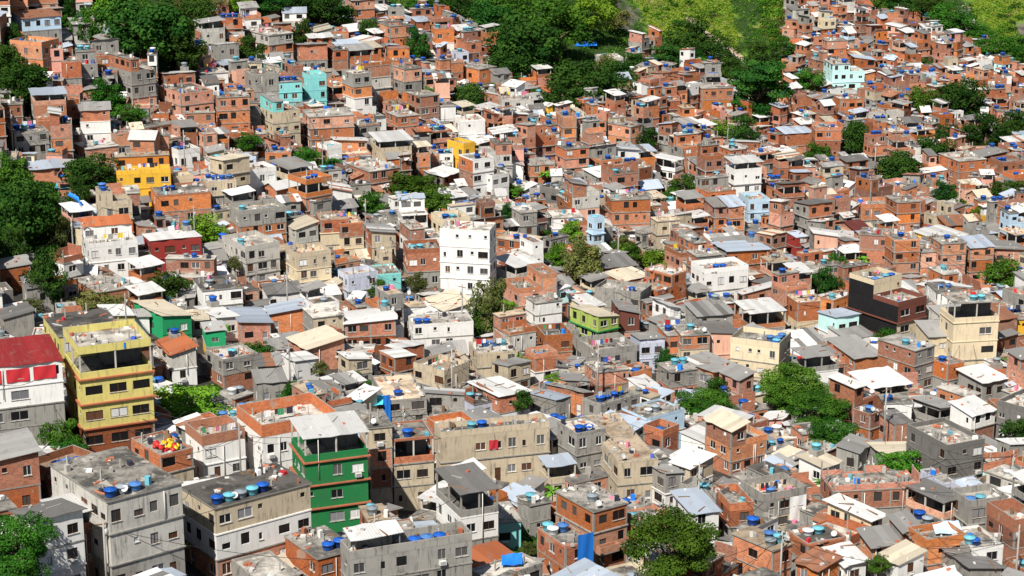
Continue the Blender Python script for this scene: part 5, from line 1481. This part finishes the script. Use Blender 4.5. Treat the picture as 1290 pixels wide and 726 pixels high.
for g in GRASS:
    us = [p[0] for p in g]; vs = [p[1] for p in g]
    for _ in range(70):
        u, v = ug.uniform(min(us), max(us)), ug.uniform(max(-40, min(vs)), max(vs))
        if inpoly(u, v, g) and not any(inpoly(u, v, q) for q in ROCK):
            P = hit(u, v); k_ = pick(ug, [('leaf_mid', .35), ('leaf_bright', .35), ('leaf_dark', .15), ('leaf_olive', .15)]); sz = ug.uniform(1.2, 3.0)
            for _q in range(3): clump(UG, P + Vector((ug.uniform(-1, 1) * sz, ug.uniform(-1, 1) * sz, ug.uniform(0, .4) * sz)), sz * ug.uniform(.5, .9), k_, 46, .8)
fill(GREEN, .034, True); fill(GRASS, .26, False)
o = UG.build('undergrowth'); tag(o, 'dense green bushes and creepers covering the ground under the trees', 'undergrowth', None, 'stuff')
o = GR.build('hillside_grass'); tag(o, 'sunlit yellow-green grass on the steep open slope', 'grass', None, 'stuff')

# ------------------------------------------------------------------ ground sheet
m = MB(); jj = list(range(0, len(RR), 1)); 
nx, ny = NA, len(RR)
X = np.sin(AZ)[:, None] * RR[None, :]; Y = np.cos(AZ)[:, None] * RR[None, :]; Z = ZG
co = np.stack([X, Y, Z], -1).reshape(-1, 3)
me = bpy.data.meshes.new('ground'); me.vertices.add(len(co)); me.vertices.foreach_set('co', co.astype(np.float32).ravel())
ii, kk = np.meshgrid(np.arange(nx - 1), np.arange(ny - 1), indexing='ij'); a = (ii * ny + kk).ravel()
F = np.stack([a, a + 1, a + ny + 1, a + ny], -1)[:, ::-1]
me.loops.add(F.size); me.loops.foreach_set('vertex_index', np.ascontiguousarray(F).astype(np.int32).ravel())
me.polygons.add(len(F)); me.polygons.foreach_set('loop_start', (np.arange(len(F)) * 4).astype(np.int32))
me.polygons.foreach_set('use_smooth', np.ones(len(F), bool))
dv = co - np.array(CAM); zc = dv[:, 1] * cp - dv[:, 2] * sp; zc = np.where(zc < 1, 1, zc)
pu = CX + FPX * dv[:, 0] / zc; pv = CY - FPX * (dv[:, 1] * sp + dv[:, 2] * cp) / zc
pu = pu + 7 * np.sin(pv * .21 + 1) + 5 * np.sin(pv * .47 + pu * .11) + 3 * np.sin(pu * .31 + 2); pv = pv + 4 * np.sin(pu * .17) + 3 * np.sin(pu * .41 + pv * .2)
def np_in(P):
    c = np.zeros(len(pu), bool); j = len(P) - 1
    for i in range(len(P)):
        with np.errstate(divide='ignore', invalid='ignore'):
            t = ((P[i][1] > pv) != (P[j][1] > pv)) & (pu < (P[j][0] - P[i][0]) * (pv - P[i][1]) / (P[j][1] - P[i][1] + 1e-9) + P[i][0])
        c ^= t; j = i
    return c
msk = np.zeros((len(co), 4), np.float32)
for g in GREEN: msk[np_in(g), 0] = 1
msk[(pv < -40), 0] = 1
for g in GRASS: msk[np_in(g), 1] = 1
for g in ROCK: msk[np_in(g), 2] = 1
for g in SOIL: msk[np_in(g), 3] = 1
for nm, k in (('veg', 0), ('grass', 1), ('rock', 2), ('soil', 3)):
    at = me.attributes.new(nm, 'FLOAT', 'POINT'); at.data.foreach_set('value', np.ascontiguousarray(msk[:, k]))
me.update(calc_edges=True)
mt, nt, b = newmat('ground'); tc = N(nt, 'ShaderNodeTexCoord').outputs['Object']
def at(n): return N(nt, 'ShaderNodeAttribute', attribute_name=n).outputs['Fac']
n1 = noise(nt, tc, .15, 5, .65); n2 = noise(nt, tc, .9, 4, .7); n3 = noise(nt, tc, .03, 4, .6)
c = mix(nt, ramp(nt, n1, .4, .65), (.045, .042, .038), (.12, .10, .085)); c = mix(nt, ramp(nt, n2, .55, .75), c, (.19, .17, .14))
gv = mix(nt, n2, (.012, .032, .008), (.05, .09, .02)); c = mix(nt, at('veg'), c, gv)
gg = mix(nt, ramp(nt, n3, .45, .65), (.12, .22, .025), (.24, .24, .07)); gg = mix(nt, ramp(nt, n1, .5, .68), gg, (.09, .15, .025)); c = mix(nt, at('grass'), c, gg)
rk = mix(nt, ramp(nt, n1, .42, .6), (.17, .145, .125), (.075, .068, .062)); c = mix(nt, at('rock'), c, rk)
so = mix(nt, n1, (.34, .22, .12), (.24, .16, .09)); c = mix(nt, at('soil'), c, so)
L(nt, c, b.inputs['Base Color']); b.inputs['Roughness'].default_value = .95; b.inputs['Specular IOR Level'].default_value = .1
me.materials.append(mt); g = link('ground', me); tag(g, 'hillside ground of earth, paving and green slopes', None, None, 'structure')
# a wide sheet below, out to the horizon
b_ = MB(); zl = float(ZG.min()) - 45; b_.face([(-9000, -3000, zl), (9000, -3000, zl), (9000, 15000, zl), (-9000, 15000, zl)], 'leaf_mid', .3)
o = b_.build('terrain'); tag(o, 'wide valley floor under the hill', None, None, 'structure')
# the footpath that climbs the open slope
pp = [(868, 26), (882, 40), (900, 52), (918, 64), (936, 78), (946, 90)]; pm = MB(); pts = []
for k in range(len(pp) - 1):
    for t in range(4):
        f = t / 4; pts.append(hit(pp[k][0] * (1 - f) + pp[k + 1][0] * f, pp[k][1] * (1 - f) + pp[k + 1][1] * f))
for k in range(len(pts) - 1):
    a, c_ = pts[k], pts[k + 1]; w = Vector((0, 0, 1)).cross(c_ - a).normalized() * 1.3
    q_ = [a - w, c_ - w, c_ + w, a + w]; q_ = [(x.x, x.y, ground(x.x, x.y) + .9) for x in q_]; pm.face(q_, 'roof_sand', .5, [(0, 0), (2, 0), (2, 2), (0, 2)])
    q2 = [(x[0], x[1], x[2] - 1.2) for x in q_]
    for s in range(4): pm.face([q2[s], q2[(s + 1) % 4], q_[(s + 1) % 4], q_[s]], 'concrete', .5)
o = pm.build('path'); tag(o, 'pale stepped path climbing the grassy slope', None, None, 'structure')

# ------------------------------------------------------------------ light, sky, camera
SEL = rad(50); SUN = Vector((-.40, -.92, 0)).normalized() * math.cos(SEL); SUN.z = math.sin(SEL)
ld = bpy.data.lights.new('sun', 'SUN'); ld.energy = 5.0; ld.angle = rad(.5); ld.color = (1, .955, .88)
lo = link('sun', ld); lo.rotation_euler = SUN.to_track_quat('Z', 'Y').to_euler(); lo.location = (0, 0, 400)
w = bpy.data.worlds.new('World'); scene.world = w; w.use_nodes = True; nt = w.node_tree
sk = nt.nodes.new('ShaderNodeTexSky'); sk.sky_type = 'NISHITA'; sk.sun_disc = False; sk.sun_elevation = SEL; sk.sun_rotation = math.atan2(SUN.x, SUN.y)
bg = nt.nodes['Background']; bg.inputs[1].default_value = .05; nt.links.new(sk.outputs[0], bg.inputs[0])
cd = bpy.data.cameras.new('camera'); cam = link('camera', cd); cd.sensor_width = 36; cd.lens = 36 * FPX / IW; cd.clip_end = 20000; cd.clip_start = 1
cam.location = CAM; cam.rotation_euler = (math.pi / 2 - PITCH, 0, 0); scene.camera = cam
vs = scene.view_settings; vs.view_transform = 'Standard'; vs.look = 'None'; vs.gamma = 1; vs.use_curve_mapping = False; vs.exposure = .40
scene.cycles.use_denoising = True
scene.cycles.max_bounces = 5; scene.cycles.diffuse_bounces = 2
